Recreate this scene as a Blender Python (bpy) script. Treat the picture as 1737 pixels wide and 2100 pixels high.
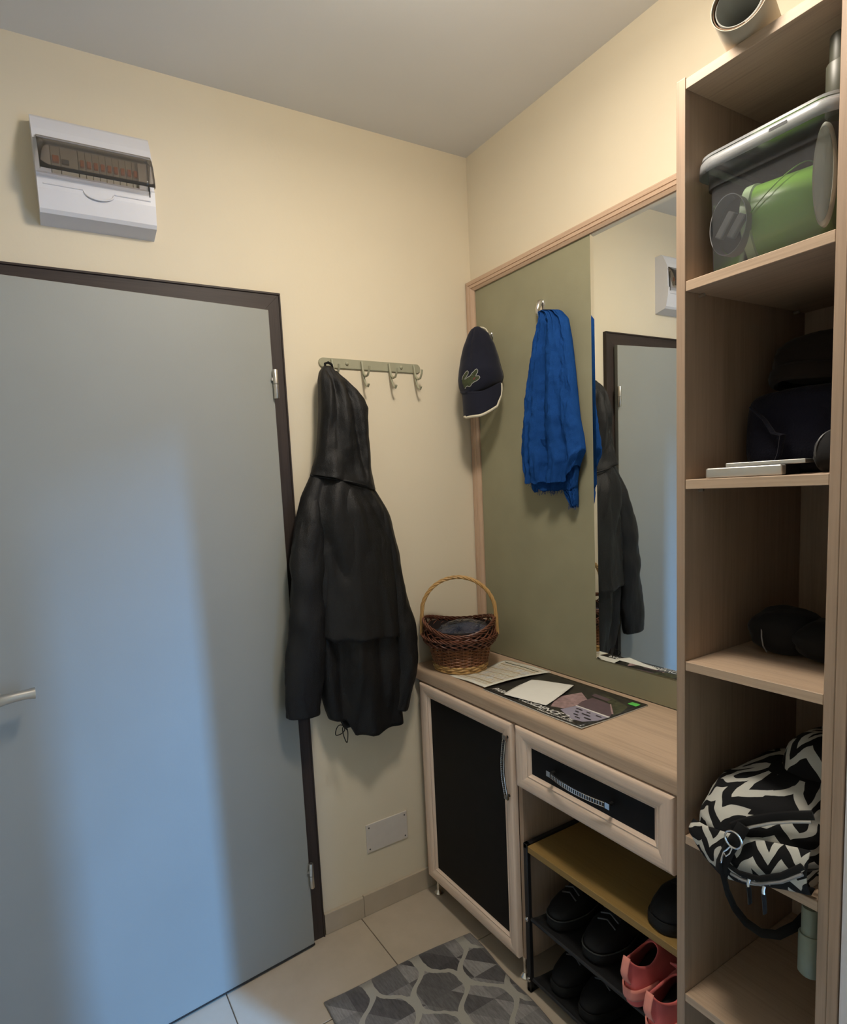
import bpy, bmesh, math, random
from mathutils import Vector, Matrix, noise
from mathutils.geometry import tessellate_polygon
for o in list(bpy.data.objects): bpy.data.objects.remove(o)
S = bpy.context.scene
COL = S.collection
PI = math.pi
rnd = random.Random(7)

# ------------------------------------------------------------------ camera
F_PX, CX, CY, W, H = 1196.94, 746.09, 1131.19, 1737.0, 2100.0
CAM = Vector((-1.42867, -1.69594, 1.48035))
yaw, pit, rol = (math.radians(a) for a in (28.7495, -6.1481, -3.3624))
fw = Vector((math.sin(yaw) * math.cos(pit), math.cos(yaw) * math.cos(pit), math.sin(pit)))
r0 = Vector((math.cos(yaw), -math.sin(yaw), 0)); u0 = r0.cross(fw)
rt = r0 * math.cos(rol) + u0 * math.sin(rol); up = -r0 * math.sin(rol) + u0 * math.cos(rol)
cd = bpy.data.cameras.new('camera'); cam = bpy.data.objects.new('camera', cd); COL.objects.link(cam)
m = Matrix((rt, up, -fw)).transposed().to_4x4(); m.translation = CAM; cam.matrix_world = m
cd.sensor_fit = 'HORIZONTAL'; cd.sensor_width = 36.0; cd.lens = F_PX / W * 36
cd.shift_x = (W / 2 - CX) / W; cd.shift_y = (CY - H / 2) / W; cd.clip_start = 0.02
S.camera = cam

# ------------------------------------------------------------------ world, lights, exposure
wd = bpy.data.worlds.new('world'); S.world = wd; wd.use_nodes = True
bg = wd.node_tree.nodes['Background']; bg.inputs[0].default_value = (0.22, 0.48, 1.0, 1); bg.inputs[1].default_value = 10.0
S.view_settings.view_transform = 'Standard'; S.view_settings.look = 'None'
S.view_settings.gamma = 1.0; S.view_settings.use_curve_mapping = False
S.view_settings.exposure = 0.0

def area(name, loc, to, sx, sy, power, color, shape='RECTANGLE', spread=PI):
    l = bpy.data.lights.new(name, 'AREA'); l.shape = shape; l.size = sx
    if shape in ('RECTANGLE', 'ELLIPSE'): l.size_y = sy
    l.energy = power; l.color = color; l.spread = spread
    o = bpy.data.objects.new(name, l); COL.objects.link(o); o.location = loc
    o.rotation_euler = (Vector(to) - Vector(loc)).to_track_quat('-Z', 'Y').to_euler()
    return o
def bulb(name, loc, radius, power, color):
    l = bpy.data.lights.new(name, 'POINT'); l.shadow_soft_size = radius; l.energy = power; l.color = color
    o = bpy.data.objects.new(name, l); COL.objects.link(o); o.location = loc; return o
area('ceiling_lamp_down', (-0.72, -0.98, 2.53), (-0.72, -0.9801, 0), 0.24, 0.24, 11.5, (1.0, 0.897, 0.765), 'DISK')
bulb('ceiling_lamp_glow', (-0.72, -0.98, 2.455), 0.085, 12.5, (1.0, 0.897, 0.765))
area('sky_through_window', (1.14, -4.6, 3.9), (-1.25, 0.0, 0.6), 0.14, 2.8, 760.0, (0.18, 0.47, 1.0))

# ------------------------------------------------------------------ materials
def lin(c):
    c = c / 255.0
    return c / 12.92 if c <= 0.04045 else ((c + 0.055) / 1.055) ** 2.4
def rgb(*c): return (lin(c[0]), lin(c[1]), lin(c[2]), 1)
def al(r, g, b): return (r, g, b, 1)

class NT:
    def __init__(s, name):
        s.m = bpy.data.materials.new(name); s.m.use_nodes = True
        s.t = s.m.node_tree; s.b = s.t.nodes['Principled BSDF']; s.out = s.t.nodes['Material Output']
    def n(s, typ, **kw):
        x = s.t.nodes.new(typ)
        for k, v in kw.items():
            if k.startswith('i_'):
                key = k[2:]; key = int(key) if key.isdigit() else key.replace('_', ' ')
                if hasattr(v, 'node'): s.t.links.new(v, x.inputs[key])
                else: x.inputs[key].default_value = v
            else: setattr(x, k, v)
        return x
    def l(s, a, b): s.t.links.new(a, b)
    def math(s, op, a, b=None, c=None):
        x = s.n('ShaderNodeMath', operation=op)
        for i, v in enumerate((a, b, c)):
            if v is None: continue
            if hasattr(v, 'node'): s.l(v, x.inputs[i])
            else: x.inputs[i].default_value = v
        return x.outputs[0]
    def ramp(s, fac, stops):
        x = s.n('ShaderNodeValToRGB'); e = x.color_ramp.elements
        while len(e) < len(stops): e.new(0.5)
        for i, (p, c) in enumerate(stops): e[i].position = p; e[i].color = c
        s.l(fac, x.inputs[0]); return x.outputs[0]
    def coord(s, scale=(1, 1, 1), kind='Object'):
        tc = s.n('ShaderNodeTexCoord'); mp = s.n('ShaderNodeMapping'); mp.inputs['Scale'].default_value = scale
        s.l(tc.outputs[kind], mp.inputs[0]); return mp.outputs[0]
    def noise(s, vec, scale, detail=3.0, rough=0.5):
        x = s.n('ShaderNodeTexNoise'); x.inputs['Scale'].default_value = scale
        x.inputs['Detail'].default_value = detail; x.inputs['Roughness'].default_value = rough
        s.l(vec, x.inputs['Vector']); return x.outputs['Fac']
    def bump(s, h, strength, dist=0.01):
        x = s.n('ShaderNodeBump'); x.inputs['Strength'].default_value = strength; x.inputs['Distance'].default_value = dist
        s.l(h, x.inputs['Height']); s.l(x.outputs[0], s.b.inputs['Normal'])
    def set(s, color=None, rough=0.5, metal=0.0, spec=0.5, **kw):
        if color is not None:
            if hasattr(color, 'node'): s.l(color, s.b.inputs['Base Color'])
            else: s.b.inputs['Base Color'].default_value = color
        s.b.inputs['Roughness'].default_value = rough; s.b.inputs['Metallic'].default_value = metal
        s.b.inputs['Specular IOR Level'].default_value = spec
        for k, v in kw.items(): s.b.inputs[k.replace('_', ' ')].default_value = v
        return s.m

def mix(c, k): return (c[0] * k, c[1] * k, c[2] * k, 1)
def plain(name, c, rough=0.5, metal=0.0, spec=0.5, var=0.08, scale=30.0, bump=0.0, bscale=200.0, **kw):
    t = NT(name); v = t.coord()
    n = t.noise(v, scale)
    col = t.ramp(n, [(0.3, mix(c, 1 - var)), (0.7, mix(c, 1 + var))])
    if bump: t.bump(t.noise(v, bscale, 4), bump, 0.002)
    return t.set(col, rough, metal, spec, **kw)
def wood(name, c, grain='Z', rough=0.5, var=0.13, fine=1.0):
    t = NT(name)
    sc = {'X': (2, 60, 60), 'Y': (60, 2, 60), 'Z': (60, 60, 2)}[grain]
    v = t.coord(tuple(a * fine for a in sc))
    n1 = t.noise(v, 3.0, 5, 0.65); n2 = t.noise(v, 0.5, 2)
    s = t.math('ADD', t.math('MULTIPLY', n1, 0.65), t.math('MULTIPLY', n2, 0.35))
    col = t.ramp(s, [(0.32, mix(c, 1 - var * 1.6)), (0.5, c), (0.7, mix(c, 1 + var))])
    t.bump(n1, 0.15, 0.001)
    return t.set(col, rough, 0, 0.35)
def fabric(name, c, rough=0.9, var=0.15, scale=300.0, bump=0.25, sheen=0.2, spec=0.2, fold=0.0, fscale=(14, 14, 3)):
    t = NT(name); v = t.coord()
    n = t.noise(v, scale, 3)
    col = t.ramp(t.noise(v, 12, 4), [(0.3, mix(c, 1 - var)), (0.7, mix(c, 1 + var))])
    if fold:
        n = t.math('ADD', t.math('MULTIPLY', n, 0.15), t.math('MULTIPLY', t.noise(t.coord(fscale), 1.0, 4, 0.55), fold))
        t.bump(n, 0.8, 0.01)
    else: t.bump(n, bump, 0.001)
    return t.set(col, rough, 0, spec, Sheen_Weight=sheen)

WALL = (0.70, 0.62, 0.475, 1)
M = {}
M['wall'] = plain('wall_paint', WALL, 0.85, spec=0.15, var=0.02, scale=3, bump=0.12, bscale=90)
M['ceiling'] = plain('ceiling_paint', al(0.70, 0.70, 0.695), 0.9, spec=0.1, var=0.03, scale=2, bump=0.1, bscale=60)
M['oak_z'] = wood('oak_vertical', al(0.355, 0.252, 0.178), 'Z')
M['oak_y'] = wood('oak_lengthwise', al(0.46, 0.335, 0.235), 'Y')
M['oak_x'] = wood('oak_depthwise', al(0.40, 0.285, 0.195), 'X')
M['pine_y'] = wood('pale_moulding_lengthwise', al(0.50, 0.35, 0.245), 'Y', fine=1.4)
M['pine_z'] = wood('pale_moulding_upright', al(0.50, 0.35, 0.245), 'Z', fine=1.4)
M['honey'] = wood('honey_board', al(0.27, 0.17, 0.055), 'Y', 0.45)
M['wenge_z'] = wood('wenge_upright', al(0.036, 0.025, 0.021), 'Z', 0.55, 0.25)
M['wenge_x'] = wood('wenge_across', al(0.036, 0.025, 0.021), 'X', 0.55, 0.25)
M['green'] = plain('olive_panel', al(0.27, 0.255, 0.165), 0.55, spec=0.3, var=0.05, scale=9, bump=0.08, bscale=300)
M['leaf'] = plain('door_grey', al(0.285, 0.29, 0.265), 0.5, spec=0.35, var=0.025, scale=4, bump=0.05, bscale=250)
M['leaf_edge'] = plain('door_edge', al(0.24, 0.24, 0.20), 0.6)
M['black_panel'] = plain('black_panel', al(0.006, 0.006, 0.0065), 0.5, spec=0.15, var=0.2, bump=0.15, bscale=500)
M['black_metal'] = plain('black_metal', al(0.012, 0.012, 0.013), 0.4, spec=0.5)
M['chrome'] = plain('chrome', al(0.75, 0.74, 0.72), 0.18, 1.0, var=0.02)
M['satin'] = plain('satin_steel', al(0.62, 0.60, 0.56), 0.32, 1.0, var=0.04)
M['white_plastic'] = plain('white_plastic', al(0.66, 0.66, 0.70), 0.35, spec=0.5, var=0.01)
M['grey_green'] = plain('grey_green_metal', al(0.33, 0.32, 0.225), 0.5, spec=0.4, var=0.04, bump=0.1)
M['tile'] = None
M['black_nylon'] = fabric('black_nylon', al(0.0065, 0.0065, 0.007), 0.50, 0.12, 500, 0.15, 0.0, 0.33, fold=0.9, fscale=(16, 16, 4.5))
M['black_soft'] = fabric('black_soft', al(0.007, 0.007, 0.0075), 0.8, 0.2, 300, 0.3, 0.05)
M['navy'] = fabric('navy_twill', al(0.0085, 0.0095, 0.019), 0.9, 0.15, 700, 0.3, 0.1)
M['navy_bag'] = fabric('navy_bag_cloth', al(0.005, 0.0055, 0.014), 0.85, 0.2, 300, 0.3, 0.05, fold=0.7, fscale=(18, 18, 14))
M['brown_cloth'] = fabric('brown_cloth', al(0.012, 0.008, 0.006), 0.95, 0.2, 300, 0.3, 0.05)
M['blue'] = fabric('blue_gauze', al(0.012, 0.055, 0.205), 1.0, 0.16, 420, 0.5, 0.0, 0.0, fold=0.6, fscale=(60, 60, 14))
M['piping'] = fabric('cream_piping', al(0.62, 0.57, 0.44), 0.8, 0.05)
M['paper'] = plain('white_paper', al(0.68, 0.67, 0.62), 0.8, spec=0.2, var=0.02)
M['coral'] = fabric('coral_mesh', al(0.72, 0.16, 0.15), 0.85, 0.12, 600, 0.4, 0.1)
M['coral_light'] = fabric('coral_webbing', al(0.80, 0.30, 0.24), 0.85, 0.1, 600, 0.4, 0.1)
M['dark_shoe'] = fabric('dark_shoe_leather', al(0.006, 0.006, 0.0065), 0.65, 0.2, 200, 0.2, 0.0, 0.25)
M['rubber'] = plain('dark_rubber', al(0.008, 0.008, 0.008), 0.75, spec=0.3)
M['grey_sole'] = plain('grey_sole', al(0.035, 0.037, 0.035), 0.7, spec=0.3)
M['wicker'] = wood('wicker_brown', al(0.135, 0.050, 0.028), 'Z', 0.38, 0.35, 0.5)
M['wicker_mid'] = wood('wicker_chestnut', al(0.23, 0.092, 0.040), 'Z', 0.45, 0.3, 0.5)
M['wicker_tan'] = wood('wicker_tan', al(0.45, 0.27, 0.10), 'Z', 0.5, 0.25, 0.5)
M['bucket'] = plain('green_plastic', al(0.16, 0.33, 0.045), 0.3, spec=0.5, var=0.03)
M['bucket_rim'] = plain('pale_green_plastic', al(0.34, 0.46, 0.27), 0.4, spec=0.5, var=0.03)
M['pale_disc'] = plain('pale_plastic', al(0.40, 0.40, 0.34), 0.45, spec=0.4, var=0.03)
M['grey_plastic'] = plain('grey_plastic', al(0.22, 0.22, 0.225), 0.5, spec=0.4)
M['dark_plastic'] = plain('dark_grey_plastic', al(0.07, 0.072, 0.075), 0.4, spec=0.4)
M['silver'] = plain('silver_case', al(0.50, 0.49, 0.47), 0.35, 0.85, var=0.02)
M['sage'] = plain('sage_plastic', al(0.20, 0.225, 0.17), 0.5, spec=0.4, var=0.05)
M['olive_plastic'] = plain('olive_plastic', al(0.055, 0.055, 0.038), 0.45, spec=0.4, var=0.05)
M['roll_out'] = plain('beige_sheet', al(0.45, 0.39, 0.30), 0.6, spec=0.3, var=0.05)
M['roll_brown'] = plain('brown_backing', al(0.17, 0.10, 0.055), 0.8, var=0.1)
M['roll_in'] = plain('grey_sheet', al(0.26, 0.26, 0.235), 0.7, var=0.05)
M['sky_blue'] = plain('pale_paint', al(0.62, 0.60, 0.62), 0.6, var=0.02)
M['breaker'] = plain('breaker_grey', al(0.55, 0.53, 0.47), 0.5, var=0.03)
M['orange'] = plain('breaker_orange', al(0.62, 0.17, 0.05), 0.5, var=0.05)
M['void'] = plain('recess_shade', al(0.02, 0.018, 0.016), 0.8)  # near-black colour standing in for the shade inside gaps and recesses
M['grout'] = plain('grout', al(0.16, 0.13, 0.10), 0.9)

def tile_mat():
    t = NT('floor_tile_ceramic'); v = t.coord()
    n = t.noise(v, 2.2, 6, 0.6); n2 = t.noise(v, 14, 5, 0.6)
    f = t.math('ADD', t.math('MULTIPLY', n, 0.7), t.math('MULTIPLY', n2, 0.3))
    c = t.ramp(f, [(0.3, al(0.40, 0.335, 0.255)), (0.52, al(0.47, 0.40, 0.31)), (0.72, al(0.52, 0.45, 0.36))])
    t.bump(n2, 0.05, 0.001)
    return t.set(c, 0.32, 0, 0.45)
M['tile'] = tile_mat()

def clear(name, tint, gloss=0.12, haze=0.12, hcol=(0.8, 0.8, 0.8, 1), rough=0.08, cap=1.0):
    t = NT(name); t.t.nodes.remove(t.b)
    tr = t.n('ShaderNodeBsdfTransparent'); tr.inputs[0].default_value = tint
    gl = t.n('ShaderNodeBsdfGlossy'); gl.inputs['Roughness'].default_value = rough
    df = t.n('ShaderNodeBsdfDiffuse'); df.inputs[0].default_value = hcol
    fr = t.n('ShaderNodeLayerWeight'); fr.inputs['Blend'].default_value = gloss
    m1 = t.n('ShaderNodeMixShader'); m1.inputs[0].default_value = haze
    t.l(tr.outputs[0], m1.inputs[1]); t.l(df.outputs[0], m1.inputs[2])
    m2 = t.n('ShaderNodeMixShader'); t.l(t.math('MULTIPLY', fr.outputs['Fresnel'], cap), m2.inputs[0])
    t.l(m1.outputs[0], m2.inputs[1]); t.l(gl.outputs[0], m2.inputs[2])
    t.l(m2.outputs[0], t.out.inputs[0]); return t.m
M['clear_box'] = clear('clear_plastic', (0.93, 0.94, 0.95, 1), 0.16, 0.075, (0.55, 0.56, 0.58, 1), 0.12)
M['clear_rim'] = clear('clear_plastic_rim', (0.88, 0.89, 0.90, 1), 0.22, 0.30, (0.70, 0.71, 0.72, 1), 0.18)
M['smoke'] = clear('smoked_cover', (0.74, 0.70, 0.64, 1), 0.2, 0.16, (0.30, 0.28, 0.26, 1), 0.12)
M['film'] = clear('plastic_film', (0.78, 0.80, 0.86, 1), 0.45, 0.05, (0.35, 0.37, 0.42, 1), 0.14, 0.8)
def mirror_mat():
    t = NT('mirror_glass'); return t.set(al(0.86, 0.88, 0.86), 0.0, 1.0)
M['mirror'] = mirror_mat()

def rug_mat():
    t = NT('trellis_rug_pile'); tc = t.n('ShaderNodeTexCoord'); sp = t.n('ShaderNodeSeparateXYZ')
    vw = t.n('ShaderNodeTexNoise'); vw.inputs['Scale'].default_value = 26; t.l(tc.outputs['Object'], vw.inputs['Vector'])
    t.l(tc.outputs['Object'], sp.inputs[0]); X, Y = sp.outputs[0], sp.outputs[1]
    wob = t.math('MULTIPLY', t.math('SUBTRACT', vw.outputs['Fac'], 0.5), 0.016)
    X2 = t.math('ADD', X, wob); Y2 = t.math('ADD', Y, wob)
    w = 0.086; per = 0.225
    s1 = t.math('MULTIPLY', t.math('SINE', t.math('MULTIPLY', Y2, 2 * PI / per)), w * 0.5)
    s3 = t.math('MULTIPLY', t.math('SINE', t.math('MULTIPLY', Y2, 6 * PI / per)), w * 0.06)
    s = t.math('ADD', s1, s3)
    def dist(expr):
        mm = t.math('FLOORED_MODULO', expr, 2 * w)
        return t.math('ABSOLUTE', t.math('SUBTRACT', mm, w))
    d = t.math('MINIMUM', dist(t.math('SUBTRACT', X2, s)), dist(t.math('ADD', t.math('ADD', X2, s), w)))
    line = t.math('LESS_THAN', d, 0.0105)
    # patchwork
    cell = 0.088
    cx_ = t.math('FLOOR', t.math('DIVIDE', t.math('ADD', X, 0.02), cell)); cy_ = t.math('FLOOR', t.math('DIVIDE', Y, cell))
    fx = t.math('FRACT', t.math('DIVIDE', t.math('ADD', X, 0.02), cell)); fy = t.math('FRACT', t.math('DIVIDE', Y, cell))
    tri = t.math('GREATER_THAN', t.math('ADD', fx, fy), 1.0)
    cb = t.n('ShaderNodeCombineXYZ'); t.l(cx_, cb.inputs[0]); t.l(cy_, cb.inputs[1]); t.l(t.math('MULTIPLY', tri, 7.0), cb.inputs[2])
    wn = t.n('ShaderNodeTexWhiteNoise'); t.l(cb.outputs[0], wn.inputs['Vector'])
    base = t.ramp(wn.outputs['Value'], [(0.0, al(0.062, 0.058, 0.060)), (0.22, al(0.12, 0.115, 0.115)), (0.5, al(0.20, 0.193, 0.19)), (0.95, al(0.27, 0.26, 0.25))])
    st = t.noise(t.coord((160, 30, 1)), 1.0, 4, 0.7)
    mx = t.n('ShaderNodeMix', data_type='RGBA', blend_type='MULTIPLY'); mx.inputs[0].default_value = 0.75
    t.l(base, mx.inputs[6]); t.l(t.ramp(st, [(0.3, al(0.6, 0.6, 0.6)), (0.7, al(1.3, 1.3, 1.3))]), mx.inputs[7])
    m2 = t.n('ShaderNodeMix', data_type='RGBA'); t.l(line, m2.inputs[0]); t.l(mx.outputs[2], m2.inputs[6]); m2.inputs[7].default_value = al(0.36, 0.345, 0.30)
    pile = t.noise(t.coord((1, 1, 1)), 420, 3)
    t.bump(t.math('ADD', pile, t.math('MULTIPLY', line, 0.8)), 0.35, 0.003)
    return t.set(m2.outputs[2], 0.95, 0, 0.1, Sheen_Weight=0.15)
M['rug'] = rug_mat()

def chevron_mat():
    t = NT('chevron_canvas'); tc = t.n('ShaderNodeTexCoord'); sp = t.n('ShaderNodeSeparateXYZ'); t.l(tc.outputs['UV'], sp.inputs[0])
    nz = t.n('ShaderNodeTexNoise'); nz.inputs['Scale'].default_value = 1.6; nz.inputs['Detail'].default_value = 0; t.l(tc.outputs['UV'], nz.inputs['Vector'])
    wob = t.math('MULTIPLY', t.math('SUBTRACT', nz.outputs['Fac'], 0.5), 0.5)
    U = t.math('ADD', sp.outputs[0], wob); V = t.math('ADD', sp.outputs[1], wob)
    tri = t.math('PINGPONG', U, 0.5)
    f = t.math('FRACT', t.math('ADD', V, t.math('MULTIPLY', tri, 1.5)))
    k = t.math('GREATER_THAN', f, 0.52)
    m2 = t.n('ShaderNodeMix', data_type='RGBA'); t.l(k, m2.inputs[0]); m2.inputs[6].default_value = al(0.009, 0.009, 0.010); m2.inputs[7].default_value = al(0.52, 0.51, 0.46)
    t.bump(t.noise(t.coord(), 400, 2), 0.2, 0.001)
    return t.set(m2.outputs[2], 0.85, 0, 0.2)
M['chevron'] = chevron_mat()

def cover_mat():
    t = NT('magazine_cover'); v = t.coord()
    c = t.ramp(t.noise(v, 28, 6, 0.7), [(0.35, al(0.013, 0.011, 0.014)), (0.52, al(0.022, 0.021, 0.018)), (0.68, al(0.05, 0.048, 0.035))])
    return t.set(c, 0.3, 0, 0.5)
M['cover'] = cover_mat()
M['lavender'] = plain('printed_facade', al(0.27, 0.25, 0.32), 0.35, var=0.08)
M['plum'] = plain('printed_roof', al(0.10, 0.066, 0.078), 0.35, var=0.12, scale=60)
M['rose'] = plain('printed_rose', al(0.30, 0.20, 0.20), 0.35, var=0.3, scale=90)
M['tree_print'] = plain('printed_trees', al(0.052, 0.055, 0.03), 0.35, var=0.6, scale=80)
M['ink'] = plain('print_dark', al(0.02, 0.017, 0.025), 0.35)
M['print_white'] = plain('print_white', al(0.66, 0.65, 0.62), 0.4)
M['sticker'] = plain('green_sticker', al(0.10, 0.52, 0.09), 0.4)
def sheet_mat():
    t = NT('printed_table_sheet'); tc = t.n('ShaderNodeTexCoord'); sp = t.n('ShaderNodeSeparateXYZ'); t.l(tc.outputs['UV'], sp.inputs[0])
    U, V = sp.outputs[0], sp.outputs[1]
    row = t.math('LESS_THAN', t.math('FRACT', t.math('MULTIPLY', U, 26)), 0.5)
    nz = t.n('ShaderNodeTexNoise'); nz.inputs['Scale'].default_value = 1.0; nz.inputs['Detail'].default_value = 4
    mp = t.n('ShaderNodeMapping'); mp.inputs['Scale'].default_value = (26, 60, 1); t.l(tc.outputs['UV'], mp.inputs[0]); t.l(mp.outputs[0], nz.inputs['Vector'])
    txt = t.math('MULTIPLY', row, t.math('GREATER_THAN', nz.outputs['Fac'], 0.47))
    inside = t.math('MULTIPLY', t.math('MULTIPLY', t.math('GREATER_THAN', U, 0.06), t.math('LESS_THAN', U, 0.93)), t.math('MULTIPLY', t.math('GREATER_THAN', V, 0.07), t.math('LESS_THAN', V, 0.93)))
    txt = t.math('MULTIPLY', txt, inside)
    rule = t.math('MULTIPLY', t.math('LESS_THAN', t.math('FRACT', t.math('ADD', t.math('MULTIPLY', U, 6.2), 0.15)), 0.11), inside)
    col = t.math('MULTIPLY', t.math('LESS_THAN', t.math('FRACT', t.math('MULTIPLY', V, 7)), 0.05), inside)
    head = t.math('MULTIPLY', t.math('MULTIPLY', t.math('GREATER_THAN', U, 0.845), t.math('LESS_THAN', U, 0.87)), t.math('MULTIPLY', t.math('GREATER_THAN', V, 0.07), t.math('LESS_THAN', V, 0.9)))
    tint = t.ramp(t.noise(t.coord((5, 5, 5), 'UV'), 1.0), [(0.35, al(0.62, 0.62, 0.52)), (0.5, al(0.62, 0.55, 0.42)), (0.65, al(0.58, 0.60, 0.60))])
    def over(base, fac, c):
        mx = t.n('ShaderNodeMix', data_type='RGBA'); t.l(fac, mx.inputs[0])
        (t.l(base, mx.inputs[6]) if hasattr(base, 'node') else setattr(mx.inputs[6], 'default_value', base)); mx.inputs[7].default_value = c
        return mx.outputs[2]
    mx = t.n('ShaderNodeMix', data_type='RGBA'); t.l(inside, mx.inputs[0]); mx.inputs[6].default_value = al(0.64, 0.63, 0.55); t.l(tint, mx.inputs[7])
    c = over(mx.outputs[2], t.math('MULTIPLY', txt, 0.55), al(0.25, 0.22, 0.20))
    c = over(c, t.math('MULTIPLY', col, 0.4), al(0.4, 0.28, 0.2)); c = over(c, t.math('MULTIPLY', rule, 0.8), al(0.30, 0.22, 0.08)); c = over(c, head, al(0.07, 0.09, 0.06))
    return t.set(c, 0.7, 0, 0.2)
M['sheet'] = sheet_mat()

# ------------------------------------------------------------------ object helpers
class Thing:
    """Empty at the base of a thing; meshes are given in world coordinates."""
    def __init__(s, name, loc=(0, 0, 0), label=None, cat=None, group=None, kind=None):
        s.o = bpy.data.objects.new(name, None); COL.objects.link(s.o); s.o.location = loc; s.o.empty_display_size = 0.05
        s.loc = Vector(loc); s.o['_'] = 0; del s.o['_']; tag(s.o, label, cat, group, kind)
def tag(o, label=None, cat=None, group=None, kind=None):
    for k, v in (('label', label), ('category', cat), ('group', group), ('kind', kind)):
        if v: o[k] = v
    return o

class B:
    """mesh collector"""
    def __init__(s): s.bm = bmesh.new(); s.uv = None
    def box(s, x0, x1, y0, y1, z0, z1, bev=0.0, seg=2):
        x0, x1 = min(x0, x1), max(x0, x1); y0, y1 = min(y0, y1), max(y0, y1); z0, z1 = min(z0, z1), max(z0, z1)
        t = bmesh.new(); bmesh.ops.create_cube(t, size=1)
        for v in t.verts: v.co = Vector(((x0 + x1) / 2 + v.co.x * (x1 - x0), (y0 + y1) / 2 + v.co.y * (y1 - y0), (z0 + z1) / 2 + v.co.z * (z1 - z0)))
        if bev: bmesh.ops.bevel(t, geom=list(t.edges), offset=bev, segments=seg, affect='EDGES', profile=0.6)
        return s.add(t)
    def add(s, t, mat=None):
        if mat is not None: bmesh.ops.transform(t, matrix=mat, verts=list(t.verts))
        me = bpy.data.meshes.new('tmp'); t.to_mesh(me); t.free(); s.bm.from_mesh(me); bpy.data.meshes.remove(me); return s
    def grid(s, P, closed_u=False, closed_v=False, cap0=False, cap1=False, uv=None):
        """P[i][j] points: rows i, columns j"""
        n, k = len(P), len(P[0]); vs = [[s.bm.verts.new(p) for p in row] for row in P]
        ul = None
        if uv: ul = s.bm.loops.layers.uv.verify()
        for i in range(n if closed_v else n - 1):
            for j in range(k if closed_u else k - 1):
                i2, j2 = (i + 1) % n, (j + 1) % k
                try: f = s.bm.faces.new((vs[i][j], vs[i][j2], vs[i2][j2], vs[i2][j]))
                except ValueError: continue
                if ul:
                    for lp, (a, b) in zip(f.loops, ((i, j), (i, j + 1), (i + 1, j + 1), (i + 1, j))): lp[ul].uv = uv(a / max(1, n - 1), b / (k if closed_u else k - 1))
        for flag, row in ((cap0, vs[0]), (cap1, vs[-1])):
            if flag:
                c = s.bm.verts.new(sum((v.co for v in row), Vector()) / k)
                for j in range(k if closed_u else k - 1):
                    f = s.bm.faces.new((row[j], row[(j + 1) % k], c))
        return s
    def tube(s, pts, r, seg=8, closed=False, cap=True, flat=None):
        pts = [Vector(p) for p in pts]; n = len(pts); rows = []; prev = None
        for i, p in enumerate(pts):
            a = pts[(i - 1) % n] if (closed or i > 0) else p; b = pts[(i + 1) % n] if (closed or i < n - 1) else p
            d = (b - a).normalized()
            if prev is None:
                ref = Vector((0, 0, 1)) if abs(d.z) < 0.9 else Vector((1, 0, 0)); u = d.cross(ref).normalized()
            else:
                u = (prev - d * prev.dot(d)); u = u.normalized() if u.length > 1e-6 else d.orthogonal().normalized()
            prev = u; w = d.cross(u); rr = r[i] if isinstance(r, (list, tuple)) else r
            fu, fw_ = flat if flat else (1, 1)
            rows.append([p + (u * math.cos(2 * PI * j / seg) * fu + w * math.sin(2 * PI * j / seg) * fw_) * rr for j in range(seg)])
        return s.grid(rows, closed_u=True, closed_v=closed, cap0=cap and not closed, cap1=cap and not closed)
    def lathe(s, prof, seg=24, mat=None, cap0=True, cap1=True):
        rows = [[Vector((r * math.cos(2 * PI * j / seg), r * math.sin(2 * PI * j / seg), z)) for j in range(seg)] for r, z in prof]
        if mat is not None: rows = [[mat @ p for p in row] for row in rows]
        return s.grid(rows, closed_u=True, cap0=cap0, cap1=cap1)
    def poly(s, pts, ext):
        """planar polygon extruded by vector ext"""
        ext = Vector(ext); a = [s.bm.verts.new(Vector(p)) for p in pts]; b = [s.bm.verts.new(Vector(p) + ext) for p in pts]; n = len(pts)
        s.bm.faces.new(a); s.bm.faces.new(b[::-1])
        for i in range(n): s.bm.faces.new((a[i], b[i], b[(i + 1) % n], a[(i + 1) % n]))
        return s
    def build(s, name, mat, parent=None, smooth=False, solid=0.0, sub=0, label=None, kind=None, offset=1.0, angle=35, recalc=True):
        loc = Vector()
        po = None
        if isinstance(parent, Thing): loc = parent.loc; po = parent.o
        elif parent is not None:
            po = parent; q = parent
            while q is not None: loc = loc + q.location; q = q.parent
        if recalc: bmesh.ops.recalc_face_normals(s.bm, faces=list(s.bm.faces))
        for v in s.bm.verts: v.co -= loc
        me = bpy.data.meshes.new(name); s.bm.to_mesh(me); s.bm.free()
        if smooth:
            me.polygons.foreach_set('use_smooth', [True] * len(me.polygons))
            me.set_sharp_from_angle(angle=math.radians(angle))
        o = bpy.data.objects.new(name, me); COL.objects.link(o)
        mats = mat if isinstance(mat, (list, tuple)) else [mat]
        for mm in mats: me.materials.append(M[mm] if isinstance(mm, str) else mm)
        if po is not None: o.parent = po
        if solid:
            md = o.modifiers.new('solid', 'SOLIDIFY'); md.thickness = solid; md.offset = offset
        if sub:
            md = o.modifiers.new('sub', 'SUBSURF'); md.levels = sub; md.render_levels = sub
        if label: o['label'] = label
        if kind: o['kind'] = kind
        return o
def top(o, label, cat, group=None): return tag(o, label, cat, group)
def struct(o): o['kind'] = 'structure'; return o
def recenter(o):
    """move a top-level mesh's origin to the middle of its base"""
    me = o.data; xs = [v.co for v in me.vertices]
    c = Vector(((min(p.x for p in xs) + max(p.x for p in xs)) / 2, (min(p.y for p in xs) + max(p.y for p in xs)) / 2, min(p.z for p in xs)))
    for v in me.vertices: v.co -= c
    o.location = c; return o
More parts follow.
